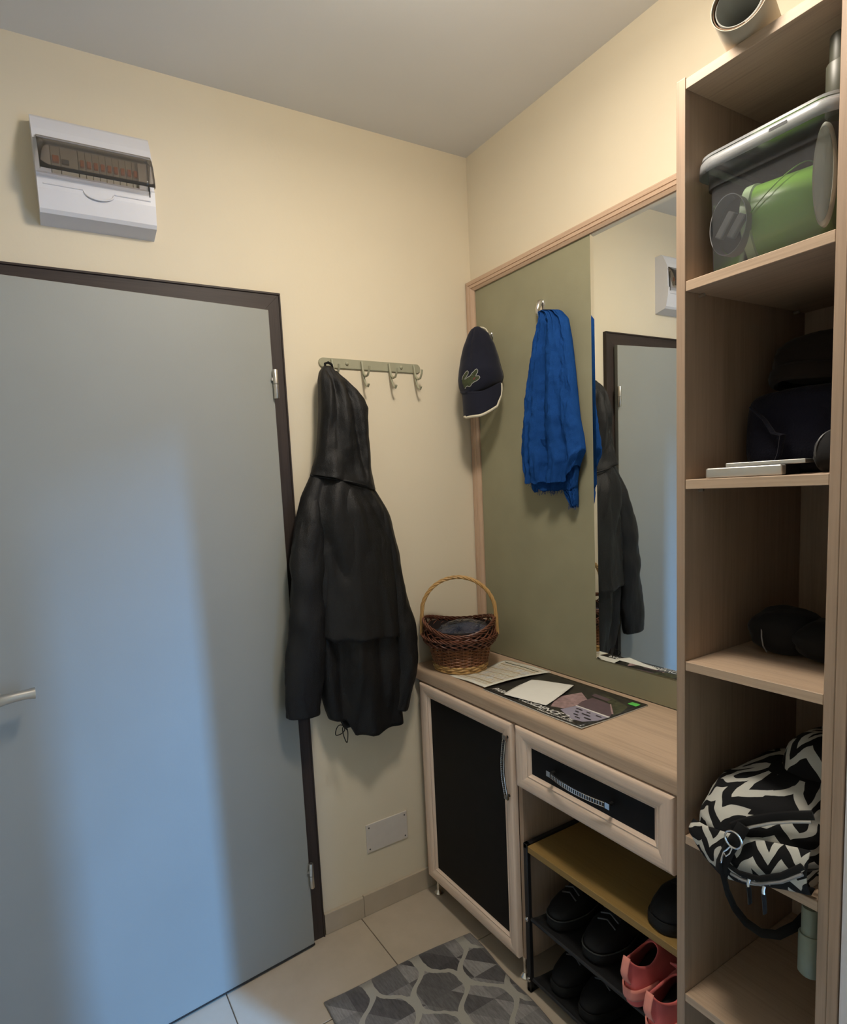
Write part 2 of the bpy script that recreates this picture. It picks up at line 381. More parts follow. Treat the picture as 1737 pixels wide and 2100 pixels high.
def lerp_table(tab, z):
    """tab sorted by descending key: [(z, a, b, ...)]"""
    if z >= tab[0][0]: return tab[0][1:]
    for (p, q) in zip(tab, tab[1:]):
        if q[0] <= z <= p[0]:
            k = (p[0] - z) / max(1e-9, p[0] - q[0]); k2 = k
            return tuple(a + (b - a) * k2 for a, b in zip(p[1:], q[1:]))
    return tab[-1][1:]
def fbm(p, s=1.0): return noise.fractal(Vector(p) * s, 0.9, 2.1, 3)

# ------------------------------------------------------------------ room shell
XL, YF, HC = -2.12, -2.60, 2.607
# floor: base plus single tiles
fl = struct(B().box(XL - .1, 0.12, YF - .1, 0.12, -0.10, -0.004).build('floor', 'grout'))
xe = [XL, -2.068, -1.578, -1.088, -0.598, -0.108, 0.0]; ye = [0.0, -0.303, -0.793, -1.283, -1.773, -2.263, YF]
for i in range(len(xe) - 1):
    for j in range(len(ye) - 1):
        g = 0.0015
        B().box(xe[i] + g, xe[i + 1] - g, ye[j + 1] + g, ye[j] - g, -0.008, 0.0, 0.0012, 1).build('floor_tile', 'tile', fl)
struct(B().box(XL - .1, 0.12, YF - .1, 0.12, HC, HC + .1).build('ceiling', 'ceiling'))
DX0, DX1, DH = -1.690, -0.803, 2.022          # door opening
wb = B()
wb.box(XL - .1, DX0, 0, 0.10, -0.1, HC); wb.box(DX1, 0.12, 0, 0.10, -0.1, HC); wb.box(DX0, DX1, 0, 0.10, DH, HC)
struct(wb.build('wall_back', 'wall'))
struct(B().box(0, 0.12, -1.39, 0.10, -0.1, HC).build('wall_right', 'wall'))
struct(B().box(XL - .1, XL, YF - .1, 0.10, -0.1, HC).build('wall_left', 'wall'))
# beyond the shelf niche the wall steps out and opens, through a doorway, to a daylit room on the right
ws = B(); ws.box(-0.402, 0.0, -1.39, -1.3085, 0.0, HC); ws.box(-0.402, -0.30, YF, -2.12, 0.0, HC); ws.box(-0.402, -0.30, -2.12, -1.39, 2.02, HC)
struct(ws.build('wall_side', 'wall'))
struct(B().box(XL, -0.402, YF - .1, YF, 0, HC).build('wall_front', 'wall'))
# the daylit room beyond the doorway: floor, two walls and a glazed terrace front towards the sky
struct(B().box(-0.30, 2.5, -4.5, -1.39, -0.10, 0.0).build('floor_1', 'tile'))
struct(B().box(0.1205, 2.5, -1.388, -1.30, 0.0, 2.7).build('wall_north', 'wall'))
struct(B().box(2.5, 2.6, -4.5, -1.30, 0.0, 2.7).build('wall_east', 'wall'))
wn = struct(B().box(-0.30, 2.5, -4.5, -4.43, 2.25, 2.32).box(-0.30, 2.5, -4.5, -4.43, 0.0, 0.08).build('window_1', 'sky_blue'))
for x in (-0.26, 0.35, 1.75, 2.46): B().box(x - .035, x + .035, -4.495, -4.435, 0.08, 2.25, 0.004, 1).build('mullion', 'sky_blue', wn)
# white corner trim beside the tall shelf
struct(B().box(-0.418, -0.4025, -1.392, -1.3075, 0.0, 2.08, 0.003).build('trim_1', 'sky_blue'))
# tiled skirting along the back wall, two pieces with an uneven joint
bb = struct(B().box(-0.735, -0.02, -0.010, 0.0, 0.0, 0.070).build('baseboard_back', 'grout'))
B().box(-0.735, -0.586, -0.0125, -0.0005, 0.0005, 0.0735, 0.001, 1).build('skirting_tile', 'tile', bb)
B().box(-0.584, -0.02, -0.0115, -0.0005, 0.0005, 0.0775, 0.001, 1).build('skirting_tile', 'tile', bb)

# ------------------------------------------------------------------ door
dr = Thing('door_1', (-1.2, 0, 0), kind='structure')
OX1, OX0, OZ, FWD = -0.739, -1.755, 2.070, 0.062
def mitre(parts, y0, y1):
    pass
def trapez(name, pts, y0, y1, mat):
    return B().poly([(x, y1, z) for x, z in pts], (0, y0 - y1, 0)).build(name, mat, dr)
trapez('frame_head', [(OX0, OZ), (OX1, OZ), (OX1 - FWD, OZ - FWD), (OX0 + FWD, OZ - FWD)], -0.013, 0.0, 'wenge_x')
trapez('frame_jamb', [(OX1, OZ - .0006), (OX1, 0), (OX1 - FWD, 0), (OX1 - FWD, OZ - FWD - .0006)], -0.013, 0.0, 'wenge_z')
trapez('frame_jamb', [(OX0, OZ - .0006), (OX0, 0), (OX0 + FWD, 0), (OX0 + FWD, OZ - FWD - .0006)], -0.013, 0.0, 'wenge_z')
# raised outer bead of the casing
B().box(OX0, OX1, -0.0165, -0.0131, OZ - .006, OZ, 0.001, 1).build('frame_bead', 'wenge_x', dr)
B().box(OX1 - .005, OX1, -0.0165, -0.0131, 0.0, OZ - .0065, 0.001, 1).build('frame_bead', 'wenge_z', dr)
B().box(DX0 - .004, DX1 + .003, 0.055, 0.10, 0.0, DH).build('opening_shade', 'void', dr)  # near-black slab closing the whole opening, painted as the shade behind the leaf
# leaf, about five degrees ajar, pivoting at its right edge
A = math.radians(5.3); PX, PY = -0.786, -0.034
leafM = Matrix.Translation((PX, PY, 0)) @ Matrix.Rotation(A, 4, 'Z')
t = bmesh.new(); bmesh.ops.create_cube(t, size=1)
for v in t.verts: v.co = Vector((-0.455 + v.co.x * 0.91, 0.0095 + v.co.y * 0.019, 1.0115 + v.co.z * 2.003))
bmesh.ops.bevel(t, geom=list(t.edges), offset=0.0015, segments=1, affect='EDGES')
leaf = B().add(t, leafM).build('door_leaf', 'leaf', dr)
t = bmesh.new(); bmesh.ops.create_cube(t, size=1)
for v in t.verts: v.co = Vector((-0.455 + v.co.x * 0.912, 0.008 + v.co.y * 0.0175, 0.0085 + v.co.z * 0.006))
B().add(t, leafM).build('under_leaf_shade', 'void', leaf)  # dark strip painted as the shade in the gap below the leaf
# lever handle
hp = [leafM @ Vector(p) for p in ((-0.795, -0.004, 1.045), (-0.795, -0.045, 1.045), (-0.790, -0.055, 1.046), (-0.77, -0.058, 1.050), (-0.745, -0.058, 1.052), (-0.72, -0.057, 1.052), (-0.703, -0.056, 1.051))]
hd = B().tube(hp, [0.012, 0.012, 0.0135, 0.0125, 0.0115, 0.0115, 0.0135], 14).build('handle', 'satin', leaf, smooth=True)
rm = leafM @ Matrix.Translation((-0.795, 0.0, 1.045)) @ Matrix.Rotation(PI / 2, 4, 'X')
B().lathe([(0.026, 0.0), (0.026, 0.006), (0.022, 0.009)], 24, rm).build('rosette', 'satin', leaf, smooth=True)
for z in (1.800, 0.252):
    hg = B().lathe([(0.0065, -0.042), (0.0075, -0.040), (0.0075, -0.0008)], 14, Matrix.Translation((-0.7835, -0.043, z))).lathe([(0.0075, 0.0008), (0.0075, 0.040), (0.0065, 0.042)], 14, Matrix.Translation((-0.7835, -0.043, z)))
    hg.box(-0.795, -0.784, -0.043, -0.040, z + 0.01, z + 0.018)
    hg.build('hinge', 'satin', dr, smooth=True)
B().box(-1.262, -1.250, -0.0145, -0.0131, 2.012, 2.020).build('label_scrap', 'paper', dr, label='torn white scrap of label stuck under the door head')

# ------------------------------------------------------------------ electrical panel
EX0, EX1 = -1.353, -1.084
ep = Thing('electrical_panel', (-1.218, 0, 2.17), 'white plastic fuse box with smoked flap high on the wall above the door', 'fuse box')
prof = [(0.0, 2.172), (-0.046, 2.184), (-0.052, 2.192), (-0.060, 2.235), (-0.0625, 2.268)]   # lower body, (y,z)
prof2 = [(-0.0605, 2.345), (-0.052, 2.372), (-0.037, 2.405), (-0.030, 2.412), (0.0, 2.412)]
def side_poly(b, pr, x0, x1): b.poly([(x0, y, z) for y, z in pr], (x1 - x0, 0, 0))
b = B()
side_poly(b, prof + [(-0.058, 2.274), (0.0, 2.274)], EX0, EX1)
side_poly(b, [(0.0, 2.345), (-0.056, 2.345)] + prof2, EX0, EX1)
sidep = [(0.0, 2.2735), (-0.0585, 2.2735), (-0.0590, 2.31), (-0.0575, 2.3455), (0.0, 2.3455)]
side_poly(b, sidep, EX0, EX0 + 0.034); side_poly(b, sidep, EX1 - 0.036, EX1)
b.build('housing', 'white_plastic', ep)
B().box(EX0 + .03, EX1 - .03, -0.020, -0.004, 2.27, 2.35).build('recess', 'void', ep)
mods = [(EX0 + 0.036, 0.020), (EX0 + 0.057, 0.038)] + [(EX0 + 0.0965 + 0.0155 * i, 0.0148) for i in range(9)]
for i, (x, w) in enumerate(mods):
    mo = B().box(x, x + w, -0.046, -0.020, 2.276, 2.344, 0.001, 1).build('breaker', 'breaker', ep)
    if i != 1:
        B().box(x + .003, x + w - .003, -0.054, -0.0455, 2.303, 2.318, 0.001, 1).build('toggle', 'orange', mo)
    else:
        B().box(x + .002, x + .018, -0.052, -0.0455, 2.302, 2.313, 0.001, 1).build('toggle', 'dark_plastic', mo)
# smoked flap: a bowed sheet hinged along its top, standing slightly open
b = B(); rows = []
flp = [(-0.0600, 2.352), (-0.0720, 2.338), (-0.0820, 2.318), (-0.0880, 2.297), (-0.0905, 2.283), (-0.0915, 2.266)]
for y, z in flp: rows.append([Vector((EX0 + .008 + (EX1 - EX0 - .012) * j / 12, y, z)) for j in range(13)])
b.grid(rows)
flap = b.build('cover_flap', 'smoke', ep, smooth=True, solid=0.0015)
for x in (EX0 + .008, EX1 - .0045):
    B().poly([(x, y, z) for y, z in flp + [(-0.080, 2.268), (-0.066, 2.325)]], (0.0015, 0, 0)).build('flap_end', 'smoke', flap)
# finger notch and lip line
b = B(); c = (EX0 + EX1) / 2
arc = [(c + 0.034 * math.cos(a), -0.0605 - 0.0012 * math.sin(-a), 2.243 + 0.016 * math.sin(a)) for a in [-PI * k / 16 for k in range(17)]]
b.tube(arc, 0.0022, 8); b.tube([(EX0 + .012, -0.0612, 2.2455), (c - .036, -0.0612, 2.2455)], 0.0016, 6); b.tube([(c + .036, -0.0612, 2.2455), (EX1 - .012, -0.0612, 2.2455)], 0.0016, 6)
b.build('finger_notch', 'white_plastic', ep, smooth=True)
B().box(EX1 - .014, EX1 - .0115, -0.0635, -0.0585, 2.255, 2.335, 0.0005, 1).build('flap_slot', 'dark_plastic', ep)

# ------------------------------------------------------------------ wall access plate
ap = Thing('access_plate', (-0.47, 0, 0.22), 'beige blank cover plate with four screws low on the wall beside the cabinet', 'cover plate')
B().box(-0.556, -0.388, -0.0045, 0.0, 0.2215, 0.3235, 0.001, 1).build('plate', plain('plate_paint', al(0.60, 0.55, 0.50), 0.6, var=0.03), ap)
for x in (-0.545, -0.399):
    for z in (0.2335, 0.3115):
        B().lathe([(0.0028, 0), (0.0028, 0.0012), (0.0015, 0.0018)], 10, Matrix.Translation((x, -0.0045, z)) @ Matrix.Rotation(PI / 2, 4, 'X')).build('screw', 'dark_plastic', ap)

# ------------------------------------------------------------------ coat rail
RX0, RX1 = -0.621, -0.239
ra = Thing('coat_rail', (-0.43, 0, 1.86), 'grey-green metal coat rail with four double hooks on the cream wall', 'coat rack')
def rz(x): return 1.8795 + (1.8755 - 1.8795) * (x - RX0) / (RX1 - RX0)
hh = 0.0150; pts = []
for k in range(9):
    a = PI / 2 + PI * k / 8; pts.append((RX0 + hh + hh * math.cos(a), rz(RX0) + hh * math.sin(a)))
for k in range(9):
    a = -PI / 2 + PI * k / 8; pts.append((RX1 - hh + hh * math.cos(a), rz(RX1) + hh * math.sin(a)))
t = bmesh.new(); f = t.faces.new([t.verts.new((x, -0.0005, z)) for x, z in pts]); r = bmesh.ops.extrude_face_region(t, geom=[f])
for v in r['geom']:
    if isinstance(v, bmesh.types.BMVert): v.co.y = -0.006
bmesh.ops.recalc_face_normals(t, faces=list(t.faces))
bmesh.ops.bevel(t, geom=[e for e in t.edges if abs(e.verts[0].co.y + .006) < 1e-5 and abs(e.verts[1].co.y + .006) < 1e-5], offset=0.0012, segments=2, affect='EDGES')
B().add(t).build('rail', 'grey_green', ra, smooth=True)
for x in (-0.577, -0.470, -0.366, -0.268):
    z = rz(x); b = B()
    b.tube([(x, -0.0085, z + .010), (x, -0.0105, z), (x, -0.0125, z - .014), (x, -0.018, z - .030), (x, -0.030, z - .040), (x, -0.044, z - .039), (x, -0.053, z - .026), (x, -0.056, z - .013)], [0.004] * 4 + [0.0038, 0.0036, 0.0036, 0.0040], 10)
    b.tube([(x, -0.013, z - .018), (x, -0.0155, z - .034), (x, -0.021, z - .052), (x, -0.031, z - .069), (x, -0.041, z - .074), (x, -0.047, z - .066)], [0.0038, 0.0036, 0.0034, 0.0032, 0.0034, 0.0040], 10)
    b.build('hook', 'grey_green', ra, smooth=True)
for x in (-0.523, -0.318):
    z = rz(x) + .001
    B().lathe([(0.0060, 0), (0.0058, 0.003), (0.0040, 0.0050), (0.001, 0.0058)], 16, Matrix.Translation((x, -0.006, z)) @ Matrix.Rotation(PI / 2, 4, 'X')).build('screw', 'grey_green', ra, smooth=True)

# ------------------------------------------------------------------ hanging jacket
jk = Thing('jacket', (-0.6, -0.06, 0.68), 'black hooded rain jacket hanging by its hood from the first hook of the coat rail', 'jacket')
CREASES = [  # (x0, z0, x1, z1, amplitude, width): sharp-ish folds of the cloth, outward positive
    (-0.652, 1.50, -0.712, 1.06, 0.012, 0.030), (-0.690, 1.36, -0.640, 1.22, -0.010, 0.022), (-0.600, 1.47, -0.555, 1.30, 0.010, 0.026), (-0.545, 1.47, -0.470, 1.33, -0.010, 0.024),
    (-0.530, 1.28, -0.470, 1.02, 0.010, 0.034), (-0.620, 1.25, -0.610, 1.04, -0.006, 0.030), (-0.600, 0.98, -0.615, 0.74, 0.010, 0.030), (-0.520, 0.99, -0.500, 0.72, -0.010, 0.030), (-0.650, 1.00, -0.655, 0.80, -0.008, 0.020),
    (-0.627, 1.84, -0.668, 1.55, 0.010, 0.018), (-0.612, 1.83, -0.632, 1.54, -0.008, 0.016), (-0.600, 1.82, -0.590, 1.56, 0.011, 0.022), (-0.566, 1.79, -0.552, 1.66, -0.016, 0.022), (-0.548, 1.66, -0.530, 1.52, -0.012, 0.020), (-0.575, 1.66, -0.545, 1.50, 0.008, 0.018)]
def crease(x, z):
    d = 0.0
    for x0, z0, x1, z1, am, wd in CREASES:
        ex, ez = x1 - x0, z1 - z0; k = ((x - x0) * ex + (z - z0) * ez) / (ex * ex + ez * ez)
        if -0.15 < k < 1.15:
            q_ = math.hypot(x - x0 - ex * k, z - z0 - ez * k) / wd
            if q_ < 1: d += am * (1 - q_) ** 1.3 * min(1, (k + .15) / .3, (1.15 - k) / .3)
    return d
def loft(tab, nz, nu, folds, seed, taper=2.4, tilt=0.0, dip=None):
    """tab: [(z, x_left, x_right, y_back, y_front)] descending z.  Closed rings, folds = list of (count, amplitude)."""
    z0, z1 = tab[0][0], tab[-1][0]; P = []
    for i in range(nz + 1):
        z = z0 + (z1 - z0) * i / nz; xl, xr, yb, yf = lerp_table(tab, z)
        cx_, hx = (xl + xr) / 2, (xr - xl) / 2; cy_, hy = (yb + yf) / 2, (yb - yf) / 2; row = []
        for j in range(nu):
            a = 2 * PI * j / nu; ca, sa = math.cos(a), math.sin(a)
            px = cx_ + hx * math.copysign(abs(ca) ** (2 / taper), ca); py = cy_ - hy * math.copysign(abs(sa) ** (2 / taper), sa)
            d = 0.0
            for k, (cnt, amp, twist) in enumerate(folds):
                ph = seed * 1.7 + k * 2.1
                w = fbm((px * 3 + seed, z * 1.6, k * 5.0)) * 1.8
                d += amp * math.sin(cnt * (px - cx_) / max(hx, .03) * 1.6 + twist * (z - z0) + ph + w)
            d += 0.006 * fbm((px * 14 + seed * 3, py * 14, z * 9)) + (crease(px, z) if sa > 0 else 0)
            fade = min(1.0, hx / 0.05)
            pz = z + (dip(px, z, i / nz) if dip else 0)
            row.append(Vector((px, min(-0.004, py - d * fade * (1.0 if sa > 0 else 0.2)), pz)))
        P.append(row)
    return P
# torso
tor = [(1.565, -0.680, -0.520, -0.035, -0.085), (1.525, -0.700, -0.496, -0.026, -0.106), (1.47, -0.732, -0.478, -0.020, -0.114), (1.40, -0.757, -0.452, -0.018, -0.122), (1.30, -0.745, -0.430, -0.016, -0.128), (1.15, -0.725, -0.418, -0.014, -0.125),
       (1.04, -0.715, -0.412, -0.014, -0.118), (0.90, -0.712, -0.405, -0.014, -0.110), (0.80, -0.710, -0.412, -0.014, -0.104), (0.735, -0.700, -0.424, -0.016, -0.100), (0.690, -0.690, -0.420, -0.018, -0.098)]
hemdip = lambda px, z, k: (k ** 4) * (0.004 * math.sin(px * 60) + 0.075 * min(1, max(0, (-0.615 - px) / 0.03)) * 0.9)
b = B().grid(loft(tor, 70, 110, [(2.2, 0.010, 1.0), (4.5, 0.006, 3.0), (8, 0.0025, -2.0)], 1.0, 2.6, dip=hemdip), closed_u=True)
b.build('body', 'black_nylon', jk, smooth=True, solid=0.002, angle=80)
# storm flap over the back
fl_t = [(1.500, -0.694, -0.506, -0.030, -0.104), (1.42, -0.722, -0.462, -0.028, -0.126), (1.30, -0.708, -0.438, -0.028, -0.134), (1.15, -0.712, -0.430, -0.030, -0.138), (1.05, -0.722, -0.430, -0.034, -0.140), (1.015, -0.724, -0.432, -0.036, -0.142)]
def flapgrid():
    P = []
    for i in range(46):
        z = 1.500 + (1.030 - 1.500) * i / 45; xl, xr, yb, yf = lerp_table(fl_t, z); row = []
        for j in range(60):
            k = j / 59; a = PI * (0.03 + 0.94 * k); ca, sa = math.cos(a), math.sin(a); cx_, hx = (xl + xr) / 2, (xr - xl) / 2
            px = cx_ - hx * math.copysign(abs(ca) ** 0.8, ca); py = yb + (yf - yb) * abs(sa) ** 0.55
            d = 0.005 * math.sin((px + 0.58) * 38 + 1.6 * z) + 0.004 * fbm((px * 10, z * 5, 3.3)) + 0.0015 * math.sin(px * 90 + fbm((px * 5, z * 4, 1)) * 4) + crease(px, z)
            row.append(Vector((px, py - d * sa, z - 0.048 * (k - 0.12) * (i / 45) ** 3 - 0.003 * math.sin(k * 30) * (i / 45) ** 2)))
        P.append(row)
    return P
b = B().grid(flapgrid()); b.build('storm_flap', 'black_nylon', jk, smooth=True, solid=0.003, angle=80)
# hood
hood = [(1.856, -0.628, -0.604, -0.040, -0.062), (1.840, -0.643, -0.590, -0.034, -0.074), (1.815, -0.651, -0.563, -0.028, -0.090), (1.785, -0.654, -0.532, -0.024, -0.102), (1.755, -0.657, -0.507, -0.022, -0.110), (1.730, -0.658, -0.497, -0.020, -0.116), (1.700, -0.661, -0.501, -0.020, -0.116),
        (1.640, -0.668, -0.502, -0.020, -0.112), (1.58, -0.677, -0.498, -0.020, -0.112), (1.53, -0.691, -0.494, -0.020, -0.114), (1.475, -0.701, -0.484, -0.022, -0.117)]
hooddip = lambda px, z, k: (k ** 5) * 0.055 * min(1, max(0, (-0.51 - px) / 0.19)) 
b = B().grid(loft(hood, 60, 90, [(1.6, 0.008, 6.0), (3.6, 0.005, -9.0), (7, 0.0018, 5.0)], 2.6, 2.3, dip=hooddip), closed_u=True, cap0=True)
hd = b.build('hood', 'black_nylon', jk, smooth=True, solid=0.0015, angle=80)
seam = [(-0.705 + (0.222) * k / 14, -0.05 - 0.078 * math.sin(PI * (0.08 + 0.84 * k / 14)), 1.530 - 0.052 * (k / 14) ** 0.9) for k in range(15)]
B().tube(seam, 0.0028, 6).build('hood_seam', 'black_nylon', jk, smooth=True)
B().tube([(-0.596, -0.062, 1.840), (-0.566, -0.066, 1.812), (-0.528, -0.070, 1.770), (-0.511, -0.072, 1.735), (-0.515, -0.074, 1.70), (-0.517, -0.074, 1.64), (-0.515, -0.074, 1.58), (-0.511, -0.078, 1.53), (-0.504, -0.080, 1.492)], 0.006, 8).build('hood_hem', 'black_nylon', jk, smooth=True)
# little hanging loop over the hook
B().tube([(-0.620, -0.045, 1.85), (-0.622, -0.05, 1.866), (-0.612, -0.052, 1.869), (-0.600, -0.05, 1.864), (-0.595, -0.048, 1.848)], 0.004, 8).build('hanging_loop', 'black_soft', jk, smooth=True)
# sleeves
def sleeve(path, rad, depth, seed, nm):
    P = []; n = len(path); steps = 60
    def at(k):
        f = k * (n - 1); i = min(n - 2, int(f)); u = f - i
        p = [Vector(path[max(0, min(n - 1, q))]) for q in (i - 1, i, i + 1, i + 2)]
        return 0.5 * ((2 * p[1]) + (-p[0] + p[2]) * u + (2 * p[0] - 5 * p[1] + 4 * p[2] - p[3]) * u * u + (-p[0] + 3 * p[1] - 3 * p[2] + p[3]) * u ** 3)
    def tab(v, k):
        f = k * (len(v) - 1); i = min(len(v) - 2, int(f)); return v[i] + (v[i + 1] - v[i]) * (f - i)
    for s_ in range(steps + 1):
        k = s_ / steps; c = at(k); dv = (at(min(1, k + .02)) - at(max(0, k - .02))).normalized()
        ux = Vector((1, 0, 0)); ux = (ux - dv * ux.dot(dv)).normalized(); uy = dv.cross(ux)
        r_, d_ = tab(rad, k), tab(depth, k); row = []
        for j in range(40):
            a = 2 * PI * j / 40
            p = c + ux * r_ * math.cos(a) + uy * d_ * math.sin(a)
            w = 1 + 0.05 * math.sin(k * 40 + 3 * math.sin(a + seed)) * math.exp(-((k - 0.4) / 0.3) ** 2) + 0.13 * fbm((math.cos(a) * 1.2 + seed, math.sin(a) * 1.2, k * 7)) + 0.05 * math.sin(2 * a + k * 14 + seed)
            p = c + (p - c) * w; p.y = min(p.y, -0.004); row.append(p)
        P.append(row)
    return B().grid(P, closed_u=True).build(nm, 'black_nylon', jk, smooth=True, solid=0.002, angle=80)
sleeve([(-0.690, -0.066, 1.500), (-0.722, -0.075, 1.40), (-0.738, -0.085, 1.29), (-0.752, -0.092, 1.15), (-0.768, -0.094, 1.02), (-0.783, -0.092, 0.90), (-0.792, -0.090, 0.805)], [0.010, 0.038, 0.047, 0.053, 0.058, 0.058, 0.054], [0.012, 0.040, 0.044, 0.040, 0.036, 0.032, 0.029], 3.0, 'sleeve')
sleeve([(-0.510, -0.060, 1.500), (-0.468, -0.060, 1.39), (-0.446, -0.062, 1.27), (-0.436, -0.066, 1.14), (-0.412, -0.070, 1.03), (-0.403, -0.068, 0.92), (-0.418, -0.062, 0.82), (-0.436, -0.060, 0.735)], [0.008, 0.028, 0.032, 0.034, 0.046, 0.046, 0.036, 0.028], [0.012, 0.044, 0.046, 0.046, 0.048, 0.046, 0.042, 0.038], 7.0, 'sleeve')
# hem drawstring tied in two loops
b = B()
def loop(c, w, h, rot):
    return [Vector(c) + Vector(((w * math.sin(a)) * math.cos(rot) + (h * (1 - math.cos(a))) * math.sin(rot), -0.004 * math.sin(a * 2), -(h * (1 - math.cos(a))) * math.cos(rot) + w * math.sin(a) * math.sin(rot))) for a in [2 * PI * k / 18 for k in range(18)]]
b.tube(loop((-0.662, -0.098, 0.742), 0.014, 0.018, -0.9), 0.0016, 6, closed=True); b.tube(loop((-0.660, -0.100, 0.742), 0.008, 0.028, 0.12), 0.0016, 6, closed=True)
b.tube([(-0.672, -0.095, 0.765), (-0.662, -0.099, 0.742), (-0.650, -0.1, 0.725)], 0.0016, 6)
b.build('drawstring', 'black_soft', jk, smooth=True)

# ------------------------------------------------------------------ green back panel with trim
XP = -0.0165
YE = -1.0385                                                # where the tall shelf begins
bp = Thing('wall_panel', (0, -0.52, 0.852), 'olive green wall panel framed in grooved pale wood behind the worktop', 'wall panel')
B().box(XP, -0.001, YE, -0.040, 0.8535, 2.150).build('board', 'green', bp)
def moulding(nm, mat, quad):
    """quad: function d (0 outer..1 inner) -> two end points; stepped grooved profile"""
    pr = [(0.0, -0.001), (0.0, -0.0265), (0.10, -0.0290), (0.38, -0.0290), (0.42, -0.0265), (0.46, -0.0290), (0.70, -0.0285), (0.74, -0.0255), (0.78, -0.0275), (1.0, -0.0225), (1.0, -0.0168)]
    P = []
    for d, x in pr: a, c = quad(d); P.append([Vector((x, a[0], a[1])), Vector((x, c[0], c[1]))])
    bb_ = B().grid(P)
    return bb_.build(nm, mat, bp)
YO, YI, ZO, ZI = -0.003, -0.043, 2.181, 2.145
moulding('trim_rail', 'pine_y', lambda d: ((YO + (YI - YO) * d, ZO + (ZI - ZO) * d), (YE, ZO + (ZI - ZO) * d)))
moulding('trim_stile', 'pine_z', lambda d: ((YO + (YI - YO) * d, ZO + (ZI - ZO) * d - .0005), (YO + (YI - YO) * d, 0.8535)))
# mirror with bevelled rim
mi = Thing('mirror', (XP, -0.78, 0.936), 'tall frameless looking glass on the olive panel reflecting the jacket and door', 'mirror')
MY0, MY1, MZ0, MZ1, BV = -0.5325, YE - 0.0005, 0.936, 2.1445, 0.013
x1, x2 = -0.0212, -0.0188
b = B(); q = b.bm.verts.new
o4 = [(MY0, MZ0), (MY1, MZ0), (MY1, MZ1), (MY0, MZ1)]; i4 = [(MY0 - BV, MZ0 + BV), (MY1 + BV, MZ0 + BV), (MY1 + BV, MZ1 - BV), (MY0 - BV, MZ1 - BV)]
vb = [q((XP - .0001, y, z)) for y, z in o4]; vo = [q((x2, y, z)) for y, z in o4]; vi = [q((x1, y, z)) for y, z in i4]
b.bm.faces.new(vi)
for k in range(4):
    b.bm.faces.new((vo[k], vo[(k + 1) % 4], vi[(k + 1) % 4], vi[k])); b.bm.faces.new((vb[k], vb[(k + 1) % 4], vo[(k + 1) % 4], vo[k]))
b.build('glass', 'mirror', mi)

# ------------------------------------------------------------------ cabinet run
ZW0, ZW1, XW = 0.804, 0.8516, -0.331
b = B(); pr = [(XP - .0005, ZW0), (XW + .004, ZW0), (XW, ZW0 + .004)]
for k in range(9):
    a = PI / 2 * k / 8; pr.append((XW + .018 - .018 * math.cos(a), ZW1 - .018 + .018 * math.sin(a)))
pr.append((XP - .0005, ZW1))
b.poly([(x, -0.002, z) for x, z in pr], (0, YE + .0025, 0))
wt = b.build('worktop', 'oak_y', smooth=True); top(recenter(wt), 'long pale oak worktop with rounded front edge carrying the basket and papers', 'worktop')

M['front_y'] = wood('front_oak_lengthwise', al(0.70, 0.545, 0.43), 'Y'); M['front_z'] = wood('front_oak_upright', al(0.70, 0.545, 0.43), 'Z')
def frame_front(parent, y0, y1, z0, z1, w, xf, panel_mat, knob=None):
    """mitred, profiled frame facing -x with an inset panel; y0 > y1"""
    pr = [(0.0, 0.020), (0.0, 0.004), (0.06, 0.0008), (0.16, 0.0), (0.50, 0.0008), (0.66, 0.0035), (0.76, 0.0075), (0.80, 0.0065), (0.84, 0.0065), (0.90, 0.0105), (1.0, 0.013), (1.0, 0.018)]
    def ring(d): return [(y0 - w * d, z0 + w * d), (y1 + w * d, z0 + w * d), (y1 + w * d, z1 - w * d), (y0 - w * d, z1 - w * d)]
    for k in range(4):
        P = []
        for d, xo in pr:
            c = ring(d); a, e = c[k], c[(k + 1) % 4]; P.append([Vector((xf + xo, a[0], a[1])), Vector((xf + xo, e[0], e[1]))])
        horiz = k in (0, 2)
        B().grid(P).build('frame_rail' if horiz else 'frame_stile', 'front_y' if horiz else 'front_z', parent, smooth=True, angle=50)
    B().box(xf + .0135, xf + .018, y0 - w + .002, y1 + w - .002, z0 + w - .002, z1 - w + .002).build('inset_panel', panel_mat, parent)

